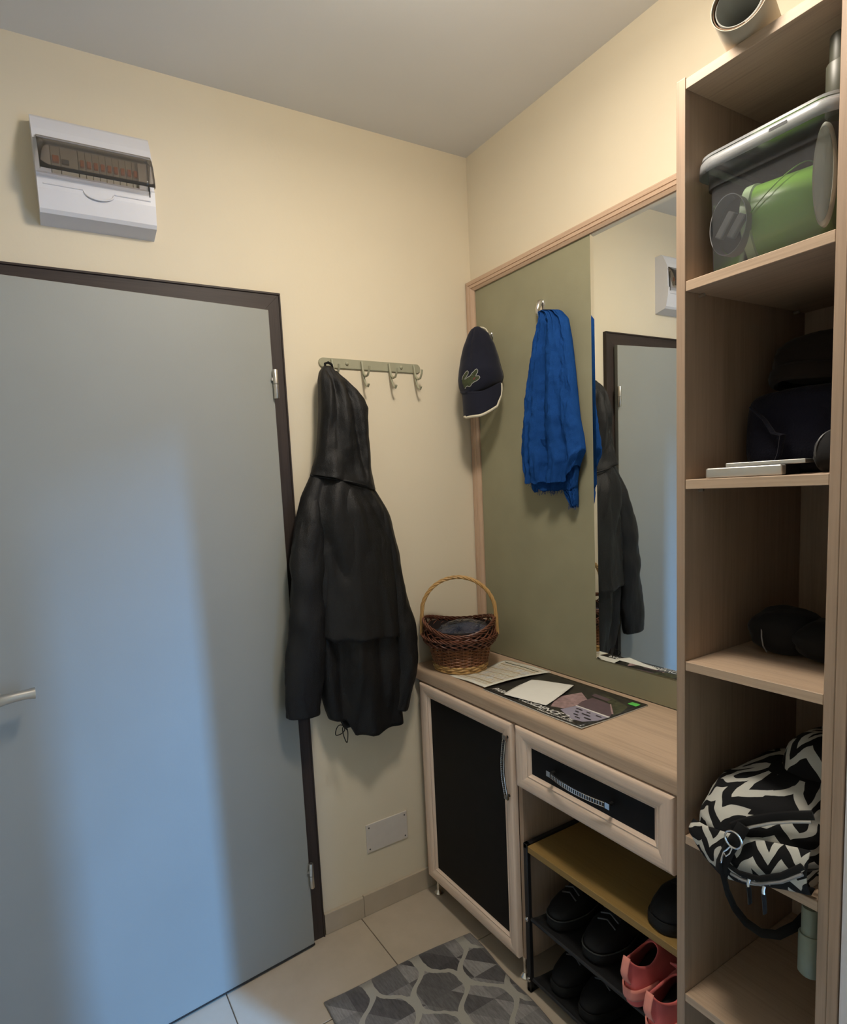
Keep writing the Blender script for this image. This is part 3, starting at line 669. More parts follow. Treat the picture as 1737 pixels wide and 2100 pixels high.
def bow_handle(parent, p0, p1, out, label=None):
    """bowed strap handle with a ladder of bright ribs"""
    p0, p1 = Vector(p0), Vector(p1); d = (p1 - p0); L_ = d.length; d.normalize(); o = Vector((-1, 0, 0)); sdir = d.cross(o)
    b1 = B(); P = []; N = 28; bow = lambda k: out * (0.55 + 0.45 * math.sin(PI * k))
    for i in range(N + 1):
        k = i / N; c = p0 + d * L_ * k + o * bow(k); hw = 0.0062 if 2 < i < N - 2 else 0.0072
        P.append([c + sdir * hw - o * .0018, c + sdir * hw + o * .0018, c - sdir * hw + o * .0018, c - sdir * hw - o * .0018])
    b1.grid(P, closed_u=True, cap0=True, cap1=True)
    for k in (0.03, 0.97):
        c = p0 + d * L_ * k
        b1.tube([c, c + o * bow(k)], 0.0042, 10)
    h = b1.build('handle', 'black_metal', parent, label=label)
    b2 = B()
    for i in range(25):
        k = 0.09 + 0.82 * i / 24; c = p0 + d * L_ * k + o * (bow(k) + .0016)
        b2.tube([c + sdir * .0056, c - sdir * .0056], 0.0013, 6)
    for sgn in (1, -1):
        b2.tube([p0 + d * L_ * k + o * (bow(k) + .0016) + sdir * .0056 * sgn for k in [0.06 + 0.88 * i / 24 for i in range(25)]], 0.0011, 6)
    for k in (0.035, 0.965):
        c = p0 + d * L_ * k + o * (bow(k) + .0014); P = []
        for e in (-.009, .009): P.append([c + d * e + sdir * .0074 - o * .003, c + d * e + sdir * .0074 + o * .0012, c + d * e - sdir * .0074 + o * .0012, c + d * e - sdir * .0074 - o * .003])
        b2.grid(P, closed_u=True, cap0=True, cap1=True)
    b2.build('ribs', 'chrome', h, smooth=True, kind='stuff')
    return h

XF = -0.337
cb = Thing('base_cabinet', (-0.17, -0.27, 0.0), 'oak base cabinet with black panelled door standing in the corner on metal feet', 'cabinet')
bx = -0.3165
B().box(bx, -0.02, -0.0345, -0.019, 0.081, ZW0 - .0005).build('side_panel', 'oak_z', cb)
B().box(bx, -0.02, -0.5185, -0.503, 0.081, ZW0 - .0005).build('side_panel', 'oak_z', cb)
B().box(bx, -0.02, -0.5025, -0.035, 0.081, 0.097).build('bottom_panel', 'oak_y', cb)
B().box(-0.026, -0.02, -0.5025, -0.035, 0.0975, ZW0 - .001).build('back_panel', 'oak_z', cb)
dcab = B().box(-0.3185, -0.3170, -0.498, -0.049, 0.087, 0.795).build('cabinet_door', 'black_panel', cb)
frame_front(dcab, -0.0475, -0.5005, 0.083, 0.7995, 0.047, XF, 'black_panel')
bow_handle(dcab, (XF + .0045, -0.4865, 0.764), (XF + .0045, -0.4865, 0.578), 0.026)
foot = [(0.016, 0.0), (0.016, 0.005), (0.012, 0.010), (0.0065, 0.016), (0.0055, 0.040), (0.0075, 0.062), (0.012, 0.076), (0.013, 0.081)]
for x, y in ((-0.300, -0.055), (-0.300, -0.490), (-0.05, -0.055), (-0.05, -0.490)):
    B().lathe(foot, 18, Matrix.Translation((x, y, 0))).build('foot', 'chrome', cb, smooth=True)

du = Thing('drawer_unit', (-0.17, -0.75, 0.626), 'oak drawer unit with black inset front hung under the worktop beside the tall shelf', 'drawer')
B().box(-0.3165, -0.03, -0.978, -0.524, 0.655, 0.79).build('drawer_box', 'oak_y', du)
B().box(-0.3165, -0.02, YE + .0005, -0.984, 0.628, ZW0 - .0005).build('side_panel', 'oak_z', du)
fd = B().box(-0.3185, -0.3170, -0.976, -0.520, 0.632, 0.798).build('drawer_front', 'oak_y', du)
frame_front(fd, -0.5145, -0.9815, 0.6255, 0.8015, 0.0505, XF, 'black_panel')
bow_handle(fd, (XF + .0135, -0.640, 0.716), (XF + .0135, -0.828, 0.7125), 0.032)

# ------------------------------------------------------------------ tall open shelf
XS = -0.414; YA0, YA1 = -1.0395, -1.0555; YB0, YB1 = -1.2745, -1.3045
ts = Thing('tall_shelf', (-0.21, -1.17, 0.0), 'tall narrow open oak shelf unit built in at the right of the worktop', 'shelf unit')
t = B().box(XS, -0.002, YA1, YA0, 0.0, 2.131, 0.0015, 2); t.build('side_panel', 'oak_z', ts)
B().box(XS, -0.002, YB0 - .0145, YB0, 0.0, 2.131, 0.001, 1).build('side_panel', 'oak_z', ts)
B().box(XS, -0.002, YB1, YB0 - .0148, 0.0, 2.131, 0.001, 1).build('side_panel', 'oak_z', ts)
g = 0.0004
B().box(XS + .001, -0.008, YB0 + g, YA1 - g, 2.1115, 2.128, 0.0008, 1).build('top_panel', 'oak_y', ts)
SH = [1.8035, 1.4625, 1.1275, 0.7855, 0.4535, 0.10]
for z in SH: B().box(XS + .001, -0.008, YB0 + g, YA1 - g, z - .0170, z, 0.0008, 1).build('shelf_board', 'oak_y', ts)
B().box(-0.008, -0.002, YB0 + g, YA1 - g, 0.06, 2.128).build('back_panel', 'oak_z', ts)
for z in SH[:5]:
    for x in (-0.372, -0.05):
        for y, s in ((YA1, -1), (YB0, 1)):
            B().tube([(x, y, z - .0205), (x, y + s * .009, z - .0205)], 0.003, 8).build('shelf_pin', 'satin', ts)

# ------------------------------------------------------------------ items on the tall shelf
# rolled sheet on top
ro = Thing('rolled_sheet', (-0.30, -1.12, 2.128), 'loose roll of beige flooring sheet lying on top of the tall shelf', 'roll')
E = Vector((-0.442, -1.156, 2.1690)); ax = Vector((0.955, 0.295, 0.0)).normalized()
sd = Vector((-ax.y, ax.x, 0)); upv = Vector((0, 0, 1))
def spiral(r0, r1, turns, ph, n=90): return [(r0 + (r1 - r0) * k / n, ph + 2 * PI * turns * k / n) for k in range(n + 1)]
def rollpart(nm, sp, mat, l0, l1, th):
    P = [[E + ax * l + sd * r * math.cos(a) + upv * r * math.sin(a) for r, a in sp] for l in (l0, (l0 + l1) / 2, l1)]
    return B().grid(P).build(nm, mat, ro, smooth=True, solid=th, angle=60)
rollpart('outer_layer', spiral(0.0370, 0.0352, 1.06, 2.5), 'roll_out', 0.0, 0.36, 0.0012)
rollpart('backing_layer', spiral(0.0345, 0.0330, 1.1, 2.3), 'roll_brown', 0.002, 0.36, 0.0012)
rollpart('inner_layer', spiral(0.0295, 0.0312, 1.3, 2.6), 'roll_in', 0.004, 0.36, 0.0015)

# clear storage box
bxo = Thing('storage_box', (-0.23, -1.165, 1.804), 'clear plastic storage box with a folded rim on the highest shelf', 'storage box')
def rrect(x0, x1, y0, y1, z, r, n=6):
    out = []
    for cx_, cy_, a0 in ((x1 - r, y1 - r, 0), (x0 + r, y1 - r, PI / 2), (x0 + r, y0 + r, PI), (x1 - r, y0 + r, 1.5 * PI)):
        for k in range(n + 1):
            a = a0 + PI / 2 * k / n; out.append(Vector((cx_ + r * math.cos(a), cy_ + r * math.sin(a), z)))
    return out
X0, X1, Y0, Y1 = -0.386, -0.060, -1.2575, -1.0755
zb, zr = SH[0] + .0008, 1.992
def ring(e, z, r): return rrect(X0 - e, X1 + e, Y0 - e, Y1 + e, z, r)
b = B().grid([ring(-.006, zb, .014), ring(-.0035, zb + .003, .016), ring(-.0025, zb + .02, .018), ring(0.0, 1.945, .02), ring(0.0035, 1.9465, .022), ring(0.004, zr - .012, .022)], closed_u=True, cap0=True)
b.build('tub', 'clear_box', bxo, smooth=True, angle=40)
b = B().grid([ring(0.004, zr - .014, .022), ring(0.006, zr - .002, .024), ring(0.012, zr, .03), ring(0.0150, zr - .004, .032), ring(0.0160, zr - .022, .033)], closed_u=True)
b.build('rim', 'clear_rim', bxo, smooth=True, solid=0.0012, angle=40)
b = B().grid([ring(0.014, zr + .0015, .032), ring(0.013, zr + .006, .030), ring(0.004, zr + .008, .024), ring(-0.006, zr + .005, .02)], closed_u=True, cap1=True)
b.build('lid', 'clear_rim', bxo, smooth=True, angle=40)
B().tube([p + Vector((0, 0, .0012)) for p in ring(-.0045, zb + .001, .014)], 0.0018, 6, closed=True).build('base_edge', 'clear_rim', bxo, smooth=True)
B().box(X0 - .0168, X0 - .0162, -1.180, -1.205, zr - .010, zr - .005).build('clip_slot', 'dark_plastic', bxo)
# bucket lying in the box
bu = Thing('bucket', (-0.28, -1.15, 1.806), 'bright green plastic beach bucket lying on its side in the storage box', 'bucket')
bm_ = Matrix.Translation((-0.295, -1.112, 1.8830)) @ Matrix.Rotation(math.radians(8), 4, 'Z') @ Matrix.Rotation(math.radians(86), 4, 'X')
# local +z runs away from the open rim
R_ = 0.0700
b = B().lathe([(R_ * .98, 0.0), (R_ * 1.0, 0.004), (R_ * .86, 0.104), (R_ * .80, 0.109), (0.01, 0.109)], 40, bm_, cap0=False, cap1=True)
b.build('shell', 'bucket', bu, smooth=True, angle=40)
B().lathe([(R_ * .98, 0.012), (R_ * 1.04, 0.010), (R_ * 1.05, -0.002), (R_ * 1.0, -0.004), (R_ * .96, 0.0)], 40, bm_, cap0=False, cap1=False).build('rim', 'bucket_rim', bu, smooth=True, angle=60)
B().tube([bm_ @ Vector((R_ * 1.03 * math.cos(a), R_ * 1.03 * math.sin(a), 0.006 + 0.075 * math.sin(a))) for a in [PI * k / 20 for k in range(21)]], 0.0009, 6).build('bail', 'bucket', bu, smooth=True)
# pale round lid standing at the right end
bd = Thing('plastic_bowl', (-0.35, -1.245, 1.806), 'pale translucent round bowl on edge at the right end of the storage box', 'bowl')
B().lathe([(0.001, 0.004), (0.060, 0.004), (0.066, 0.006), (0.072, 0.003), (0.073, -0.004), (0.068, -0.006)], 48, Matrix.Translation((-0.3720, -1.2415, 1.8980)) @ Matrix.Scale(0.20, 4, (0, 1, 0)) @ Matrix.Rotation(math.radians(-90), 4, 'Y'), cap0=True, cap1=True).build('disc', 'pale_disc', bd, smooth=True, angle=40)
# grey coil with blocks
rc = Thing('cable_spool', (-0.345, -1.09, 1.806), 'grey cable spool with two blocks at the left end of the storage box', 'spool')
sm = Matrix.Translation((-0.3650, -1.1060, 1.8820)) @ Matrix.Scale(0.62, 4, (0, 1, 0)) @ Matrix.Rotation(math.radians(-90), 4, 'Y')
B().lathe([(0.0455, -0.012), (0.0470, 0.012), (0.0485, 0.012), (0.0475, -0.014), (0.0455, -0.012)], 40, sm, cap0=False, cap1=False).build('ring', 'grey_plastic', rc, smooth=True)
B().lathe([(0.044, -0.012), (0.044, -0.010), (0.01, -0.010)], 40, sm, cap0=True).build('backing', 'dark_plastic', rc, smooth=True)
for (yy, zz, l) in ((-1.094, 1.846, 0.052), (-1.112, 1.838, 0.046)):
    t = bmesh.new(); bmesh.ops.create_cube(t, size=1)
    for v in t.verts: v.co = Vector((v.co.x * .014, v.co.y * .016, v.co.z * l))
    bmesh.ops.bevel(t, geom=list(t.edges), offset=0.002, segments=1, affect='EDGES')
    B().add(t, Matrix.Translation((-0.3705, yy - .006, zz + .038)) @ Matrix.Scale(0.8, 4) @ Matrix.Rotation(math.radians(34), 4, 'X')).build('block', 'grey_plastic', rc)

# stepped plastic holders clipped to the right side
def holder(x, y, z0, z1, zs, mat, label):
    h = Thing('clip_holder', (x, y, z0), label, 'holder', 'stepped plastic holders on the right side panel')
    r = 0.0165
    B().lathe([(0.001, z0 + .004), (r * .8, z0), (r, z0 + .004), (r, zs - .002), (r * .92, zs)], 24, Matrix.Translation((x, y, 0))).build('cup', mat, h, smooth=True, angle=40)
    B().lathe([(r * .78, zs), (r * .78, z1 - .003), (r * .70, z1), (0.001, z1)], 24, Matrix.Translation((x, y, 0))).build('stem', mat, h, smooth=True, angle=40)
    B().box(x - .006, x + .006, y - .012, YB0 + .0004, zs - .02, zs + .015).build('bracket', mat, h)
holder(-0.365, -1.2545, 1.973, 2.083, 2.045, 'olive_plastic', 'olive stepped plastic holder clipped in front of the storage box at the top')
holder(-0.385, -1.2535, 0.632, 0.752, 0.706, 'sage', 'pale sage stepped plastic holder clipped below the chevron bag')

# battery pack and slim drive
pk = Thing('battery_pack', (-0.35, -1.13, 1.4627), 'thick silver and black battery pack lying at the front of the second shelf', 'battery pack')
pm = Matrix.Translation((-0.352, -1.1375, 1.4715)) @ Matrix.Rotation(math.radians(9), 4, 'Z')
def rbox(dx, dy, dz, bev, seg=3):
    t = bmesh.new(); bmesh.ops.create_cube(t, size=1)
    for v in t.verts: v.co = Vector((v.co.x * dx, v.co.y * dy, v.co.z * dz))
    if bev: bmesh.ops.bevel(t, geom=list(t.edges), offset=bev, segments=seg, affect='EDGES', profile=0.6)
    return t
B().add(rbox(0.086, 0.112, 0.0168, 0.003), pm).build('core', 'black_panel', pk, smooth=True)
t = rbox(0.020, 0.1135, 0.0172, 0.0035)
B().add(t, pm @ Matrix.Translation((-0.038, 0, 0))).build('front_shell', 'silver', pk, smooth=True)
sl = B().add(rbox(0.080, 0.112, 0.0068, 0.0015), Matrix.Translation((-0.336, -1.1565, 1.4837)) @ Matrix.Rotation(math.radians(14), 4, 'Z')).build('slim_drive', 'silver', smooth=True)
top(recenter(sl), 'thin silver slab lying on top of the battery pack', 'drive')

# soft bags
def blob(name, parent, mat, c, r, p=2.6, seed=1.0, amp=0.12, flat=True, nz=24, nu=36, uv=None, sq=None):
    P = []; cx_, cy_, cz = c
    for i in range(nz + 1):
        th = PI * (0.02 + 0.96 * i / nz); row = []
        for j in range(nu):
            a = 2 * PI * j / nu
            e = lambda v: math.copysign(abs(v) ** (2 / p), v)
            x, y, z = e(math.sin(th)) * e(math.cos(a)), e(math.sin(th)) * e(math.sin(a)), e(math.cos(th))
            k = 1 + amp * fbm((x * 1.3 + seed, y * 1.3, z * 1.3)) 
            row.append(Vector((cx_ + r[0] * x * k, cy_ + r[1] * y * k, max(cz + r[2] * z * k, cz - r[2]))))
        P.append(row)
    return B().grid(P, closed_u=True, cap0=True, cap1=True, uv=uv).build(name, mat, parent, smooth=True, angle=80)
nb = Thing('navy_bag', (-0.17, -1.16, 1.463), 'dark navy folded cloth bag deep in the second shelf', 'bag')
blob('body', nb, 'navy_bag', (-0.165, -1.167, 1.538), (0.112, 0.098, 0.075), 5.0, 2.0, 0.06)
B().tube([(-0.291, -1.10, 1.585), (-0.293, -1.125, 1.56), (-0.294, -1.14, 1.535), (-0.294, -1.155, 1.53), (-0.292, -1.15, 1.50), (-0.291, -1.14, 1.475)], [0.004, 0.006, 0.007, 0.008, 0.007, 0.005], 8, flat=(1, 0.4)).build('fold', 'navy_bag', nb, smooth=True)
ht = Thing('knit_hat', (-0.17, -1.17, 1.613), 'dark brown knitted hat lying on the navy bag', 'hat')
blob('crown', ht, 'brown_cloth', (-0.165, -1.178, 1.664), (0.095, 0.088, 0.043), 2.6, 5.0, 0.10)
B().tube([(-0.165 + 0.098 * math.cos(a), -1.178 + 0.090 * math.sin(a), 1.638 + 0.004 * math.sin(3 * a)) for a in [2 * PI * k / 40 for k in range(40)]], 0.0125, 8, closed=True, flat=(0.7, 1.2)).build('brim', 'brown_cloth', ht, smooth=True)
rp = Thing('round_pouch', (-0.33, -1.24, 1.463), 'small dark round pouch at the right front of the second shelf', 'pouch')
blob('body', rp, 'black_soft', (-0.318, -1.2435, 1.496), (0.030, 0.028, 0.0325), 2.4, 8.0, 0.1)
B().tube([(-0.318 + 0.0315 * math.cos(a) * 0.9, -1.2435 + 0.0275 * math.cos(a) * -0.6, 1.497 + 0.033 * math.sin(a)) for a in [2 * PI * k / 30 for k in range(30)]], 0.0016, 6, closed=True).build('welt', 'dark_plastic', rp, smooth=True)
# black zip pouch
zp = Thing('zip_pouch', (-0.24, -1.16, 1.128), 'black soft pouch with a fine zip on the third shelf', 'pouch')
blob('body', zp, 'black_soft', (-0.222, -1.135, 1.1700), (0.062, 0.054, 0.0420), 2.6, 3.0, 0.10)
blob('lobe', zp, 'black_soft', (-0.222, -1.208, 1.1640), (0.066, 0.054, 0.0360), 2.6, 6.0, 0.12)
B().tube([(-0.262, -1.112, 1.202), (-0.279, -1.118, 1.185), (-0.286, -1.122, 1.165), (-0.284, -1.124, 1.148), (-0.272, -1.124, 1.134)], 0.0012, 6).build('zip', 'grey_plastic', zp, smooth=True)

# chevron bag
cv = Thing('chevron_bag', (-0.33, -1.16, 0.786), 'black and white zigzag patterned bag slumped over the front of the fourth shelf', 'bag')
uvs = lambda su, sv: (lambda i, j: (j * su, i * sv))
def shell(tab, nm, seed, uv):
    """tab rows: (k, xf, xb, yl, yr, z): ring stacked along z facing -x"""
    P = []; n = 44; nu = 56
    for i in range(n + 1):
        z0_, z1_ = tab[0][0], tab[-1][0]; z = z0_ + (z1_ - z0_) * i / n
        xf, xb, yl, yr = lerp_table(tab, z); row = []
        for j in range(nu):
            a = 2 * PI * j / nu; ca, sa = math.cos(a), math.sin(a); pw = 0.55
            x = (xf + xb) / 2 - (xb - xf) / 2 * math.copysign(abs(ca) ** pw, ca); y = (yl + yr) / 2 - (yl - yr) / 2 * math.copysign(abs(sa) ** pw, sa)
            d = 0.007 * fbm((x * 18 + seed, y * 18, z * 18)); y2 = min(YA1 - .003, max(YB0 + .003, y + d))
            if x > XS - .002 : pass
            x += 0.20 * max(0, -1.150 - y) * (x < -0.3)
            row.append(Vector((x + d, y2, z)))
        P.append(row)
    return B().grid(P, closed_u=True, cap0=True, cap1=True, uv=uv).build(nm, 'chevron', cv, smooth=True, angle=80)
# upper pouch
shell([(0.936, -0.345, -0.20, -1.150, -1.238), (0.926, -0.380, -0.16, -1.124, -1.252), (0.902, -0.412, -0.12, -1.086, -1.266), (0.876, -0.430, -0.10, -1.072, -1.268), (0.850, -0.440, -0.10, -1.066, -1.269), (0.825, -0.442, -0.10, -1.066, -1.269), (0.806, -0.436, -0.10, -1.070, -1.269)], 'upper_pouch', 1.0, lambda i, j: (j * 9.0 + 0.2, i * 3.4))
shell([(0.818, -0.436, -0.13, -1.076, -1.268), (0.806, -0.446, -0.11, -1.073, -1.269), (0.796, -0.449, -0.10, -1.074, -1.269), (0.7868, -0.445, -0.10, -1.080, -1.269)], 'lower_pouch', 4.0, lambda i, j: (j * 9.0, 0.4 + i * 0.9))
# pocket bulging over the shelf edge and hanging a little below it
P = []
zbt = [(0.0, 0.806), (0.12, 0.782), (0.30, 0.764), (0.5, 0.768), (0.7, 0.782), (1.0, 0.797)]
for i in range(19):
    k = i / 18; row = []
    for j in range(45):
        s_ = j / 44; y = -1.084 - 0.183 * s_; zt_ = 0.838 + 0.034 * s_
        zbm = next(a[1] + (b_[1] - a[1]) * (s_ - a[0]) / (b_[0] - a[0]) for a, b_ in zip(zbt, zbt[1:]) if s_ <= b_[0])
        x = -0.432 - 0.024 * math.sin(PI * min(1, .12 + .80 * k)) ** 0.7 + 0.20 * max(0, -1.150 - y) - 0.003 * fbm((y * 20, k * 3, 2)) + 0.012 * (1 - s_) ** 6
        row.append(Vector((x, y, zt_ + (zbm - zt_) * k)))
    P.append(row)
P.append([Vector((max(-0.4185, p.x + .012), p.y, p.z + .006)) for p in P[-1]])
B().grid(P, uv=lambda i, j: (j * 4.2, 0.2 + i * 2.0)).build('front_pocket', 'chevron', cv, smooth=True, angle=80, solid=0.002)
# hump behind
blob('back_section', cv, 'chevron', (-0.215, -1.210, 0.922), (0.105, 0.060, 0.072), 2.6, 9.0, 0.08, uv=lambda i, j: (j * 7.0, i * 4.0))
# zips, piping, ring, clip, straps
def onfront(pts, r, nm, mat, parent=cv, flat=None): return B().tube(pts, r, 8, flat=flat).build(nm, mat, parent, smooth=True)
onfront([(-0.444, -1.160, 0.852), (-0.445, -1.172, 0.866), (-0.440, -1.190, 0.880), (-0.432, -1.215, 0.896), (-0.424, -1.240, 0.908), (-0.416, -1.264, 0.917)], 0.0026, 'piping', 'silver')
onfront([(-0.440, -1.158, 0.864), (-0.440, -1.172, 0.877), (-0.434, -1.190, 0.890), (-0.427, -1.215, 0.905), (-0.419, -1.240, 0.917), (-0.410, -1.264, 0.926)], 0.0075, 'zip_tape', 'black_soft', flat=(0.5, 1))
onfront([(-0.459, -1.166, 0.790), (-0.459, -1.185, 0.789), (-0.456, -1.207, 0.794), (-0.449, -1.238, 0.813), (-0.440, -1.264, 0.838)], 0.0030, 'piping', 'grey_plastic')
onfront([(-0.459, -1.150, 0.805), (-0.460, -1.180, 0.799), (-0.457, -1.210, 0.805), (-0.448, -1.240, 0.825), (-0.439, -1.264, 0.851)], 0.0050, 'zip_tape', 'black_soft', flat=(0.5, 1))
onfront([(-0.448, -1.180, 0.880), (-0.455, -1.174, 0.860), (-0.460, -1.162, 0.83), (-0.461, -1.152, 0.80), (-0.460, -1.150, 0.785)], 0.010, 'strap_tab', 'black_soft', flat=(1, 0.35))
B().tube([Vector((-0.464, -1.172 + 0.0135 * math.cos(a), 0.856 + 0.0145 * math.sin(a))) for a in [math.radians(d) for d in range(100, 470, 12)]], 0.0016, 8).build('d_ring', 'chrome', cv, smooth=True)
b = B().tube([(-0.466, -1.168, 0.842), (-0.467, -1.163, 0.834), (-0.467, -1.158, 0.828), (-0.467, -1.162, 0.822), (-0.467, -1.168, 0.830), (-0.466, -1.171, 0.840)], 0.0012, 6, closed=True)
b.tube([(-0.467, -1.158, 0.827), (-0.467, -1.155, 0.815), (-0.466, -1.153, 0.805)], 0.0016, 6); b.build('snap_clip', 'chrome', cv, smooth=True)
B().tube([(-0.463, -1.152, 0.806), (-0.462, -1.154, 0.785), (-0.450, -1.156, 0.745), (-0.440, -1.163, 0.715), (-0.430, -1.176, 0.693), (-0.420, -1.196, 0.682), (-0.402, -1.213, 0.682), (-0.365, -1.224, 0.690), (-0.315, -1.232, 0.715), (-0.285, -1.236, 0.755)], 0.0075, 8, flat=(0.25, 1)).build('shoulder_strap', 'black_soft', cv, smooth=True)
for y, zt_, zb_ in ((-1.197, 0.799, 0.757), (-1.220, 0.800, 0.754)):
    zpl = B().tube([(-0.462, y, zt_), (-0.465, y, zt_ - .007), (-0.466, y - .001, zt_ - .012)], 0.0024, 8).build('zip_pull', 'chrome', cv, smooth=True)
    B().tube([(-0.466, y - .001, zt_ - .011), (-0.465, y - .002, (zt_ + zb_) / 2), (-0.462, y - .002, zb_)], 0.0058, 8, flat=(0.35, 1)).build('pull_tab', 'black_soft', zpl, smooth=True)

# ------------------------------------------------------------------ wall hooks, cap, scarf
def wall_hook(y, z, label):
    h = Thing('wall_hook', (XP, y, z), label, 'hook')
    B().lathe([(0.0105, 0.0), (0.0105, 0.003), (0.008, 0.0045)], 20, Matrix.Translation((XP, y, z)) @ Matrix.Scale(1.9, 4, (0, 0, 1)) @ Matrix.Rotation(-PI / 2, 4, 'Y')).build('plate', 'chrome', h, smooth=True)
    B().tube([(XP - .003, y, z + .016), (XP - .010, y, z + .012), (XP - .017, y, z + .002), (XP - .021, y, z - .010), (XP - .022, y, z - .020), (XP - .019, y, z - .028), (XP - .013, y, z - .032)], [0.0062, 0.0078, 0.0082, 0.0070, 0.0058, 0.0048, 0.0036], 14).build('hook', 'chrome', h, smooth=True)
wall_hook(-0.352, 2.004, 'chrome wall hook carrying the blue scarf on the olive panel')
wall_hook(-0.118, 1.968, 'chrome wall hook hidden behind the navy cap on the olive panel')

cp = Thing('baseball_cap', (-0.085, -0.11, 1.70), 'navy baseball cap with crocodile patch and cream brim piping hanging on the olive panel', 'cap')
n_ = Vector((-0.72, -0.69, 0.02)).normalized(); rgt = Vector((0, 0, 1)).cross(n_).normalized(); upc = n_.cross(rgt)
C0 = Vector((-0.0875, -0.1335, 1.853))
def cpt(px, py, h):                   # cap-local picture: px to the right, py downward, in millimetres, h = height out of the panel side
    return C0 + rgt * (px * .00107) - upc * (py * .00131) + n_ * (h * .001)
s_ = 1.66
def crown_outline(v):
    tabL = [(-105, -10), (-100, -22), (-88, -31), (-60, -46), (-30, -56), (0, -63), (20, -65.5), (40, -64), (55, -57), (62, -52)]
    tabR = [(-105, 4), (-100, 14), (-88, 30), (-60, 47), (-30, 58), (0, 66), (15, 71), (25, 72), (40, 66), (55, 40), (62, 0)]
    def it(tb):
        if v <= tb[0][0]: return tb[0][1]
        for a, b_ in zip(tb, tb[1:]):
            if a[0] <= v <= b_[0]: return a[1] + (b_[1] - a[1]) * (v - a[0]) / (b_[0] - a[0])
        return tb[-1][1]
    return it(tabL), it(tabR)
def crown_h(u, v):                    # u -1..1 , v -105..62
    k = max(0, 1 - abs(u) ** 2.3); f = max(0.0, (v + 112) / 120)
    prof_ = (min(1, f) ** 0.6) * (1.0 if v < 30 else 1 - 0.18 * ((v - 30) / 32) ** 2)
    return 6 + 62 * prof_ * k ** 0.55
P = []
for i in range(41):
    v = -105 + 167 * i / 40; l, r_ = crown_outline(v); row = []
    for j in range(49):
        u = -1 + 2 * j / 48; x = (l + r_) / 2 + (r_ - l) / 2 * u
        dent = 3.0 * math.exp(-((u + 0.30 - 0.15 * math.sin(v * .03)) / 0.10) ** 2) * (1 if v < 20 else 0.3)
        dip_ = 16 * max(0, v - 40) / 22 * (u < 0) * 0.0
        row.append(cpt(x, v, crown_h(u, v) - dent + 2 * fbm((u * 2, v * .03, 1.5))))
    P.append(row)
cr = B().grid(P).build('crown', 'navy', cp, smooth=True, solid=0.002, angle=80)
# brim below, curving with the front panel, running on past the picture of the crown
P = []; edge = []
bl = [(38, -62), (60, -54), (75, -51.5), (100, -49.5), (114, -48), (122, -42)]
bottom = lambda u: 122 - 22 * max(0, (u + 0.15)) ** 1.6 + (0 if u > -0.9 else -3)
for i in range(21):
    k = i / 20; row = []
    for j in range(41):
        u = -1 + 2 * j / 40
        topv = 62 - 22 * max(0, u) ** 1.5 - 10 * max(0, -u) ** 2; botv = bottom(u) if u < 0.82 else bottom(0.82) - (u - 0.82) / 0.18 * 26
        if u < -0.9: botv = 119
        v = topv + (botv - topv) * k
        xl = -52 + 4 * k - (5 if k < .1 else 0); xr = 66 + 2 * math.sin(k * PI) - 2 * k
        x = xl + (xr - xl) * (j / 40)
        h = 56 * (max(0, 1 - abs(u * 0.93) ** 2.4)) ** 0.6 + 8 + 14 * k
        row.append(cpt(x, v, h))
    P.append(row)
B().grid(P).build('brim', 'navy', cp, smooth=True, solid=0.0025, angle=80)
edge = [P[i][0] for i in range(2, 21)] + P[20][1:] + [P[i][40] for i in range(19, 1, -1)]
rr = [0.0014] * 17 + [0.0028] * 2 + [0.0044] * 40 + [0.0042] * (len(edge) - 59)
B().tube(edge, rr, 8).build('brim_piping', 'piping', cp, smooth=True, label='cream edge piping')
B().tube([cpt(8, -104, 10), cpt(16, -102, 13), cpt(24, -98, 12), cpt(30, -90, 8)], 0.0024, 8).build('back_strap', 'piping', cp, smooth=True, label='cream strap at the back')
# crocodile patch, drawn as an outline and raised on the crown
croc = [(-51, 43), (-55, 36), (-55.5, 28), (-53, 20), (-47, 14), (-40, 8), (-35, 6.5), (-32, 9), (-33, 14), (-38, 19), (-45, 25), (-46, 28), (-42, 27.5), (-36, 24), (-29, 23), (-24, 20), (-19, 14), (-13, 11), (-8, 7), (-3, 6), (0, 9), (-1, 14), (-6, 20), (-8, 24), (-3, 24), (3, 24.5), (6, 28), (3, 32), (-5, 36), (-14, 38.5), (-21, 42), (-25, 47), (-30, 49), (-36, 46), (-41, 47), (-45, 51), (-50, 49)]
def on_crown(x, v, up_):
    l, r_ = crown_outline(v); u = max(-.985, min(.985, (x - (l + r_) / 2) / ((r_ - l) / 2)))
    dent = 3.0 * math.exp(-((u + 0.30 - 0.15 * math.sin(v * .03)) / 0.10) ** 2) * (1 if v < 20 else 0.3)
    return cpt(x, v, crown_h(u, v) - dent + 2 * fbm((u * 2, v * .03, 1.5)) + 2.4 + up_)
cz = [(x * 0.92 + 1, v * 0.92 + 2) for x, v in croc]
def patch(pts, up_, name, mat, par, label=None):
    t = bmesh.new(); vs = [t.verts.new((x, v, 0)) for x, v in pts]
    for tri in tessellate_polygon([[Vector((x, v, 0)) for x, v in pts]]): t.faces.new([vs[k] for k in tri])
    for _ in range(3): bmesh.ops.subdivide_edges(t, edges=list(t.edges), cuts=1, use_grid_fill=True)
    for v in t.verts: v.co = on_crown(v.co.x, v.co.y, up_)
    return B().add(t).build(name, mat, par, smooth=True, label=label)
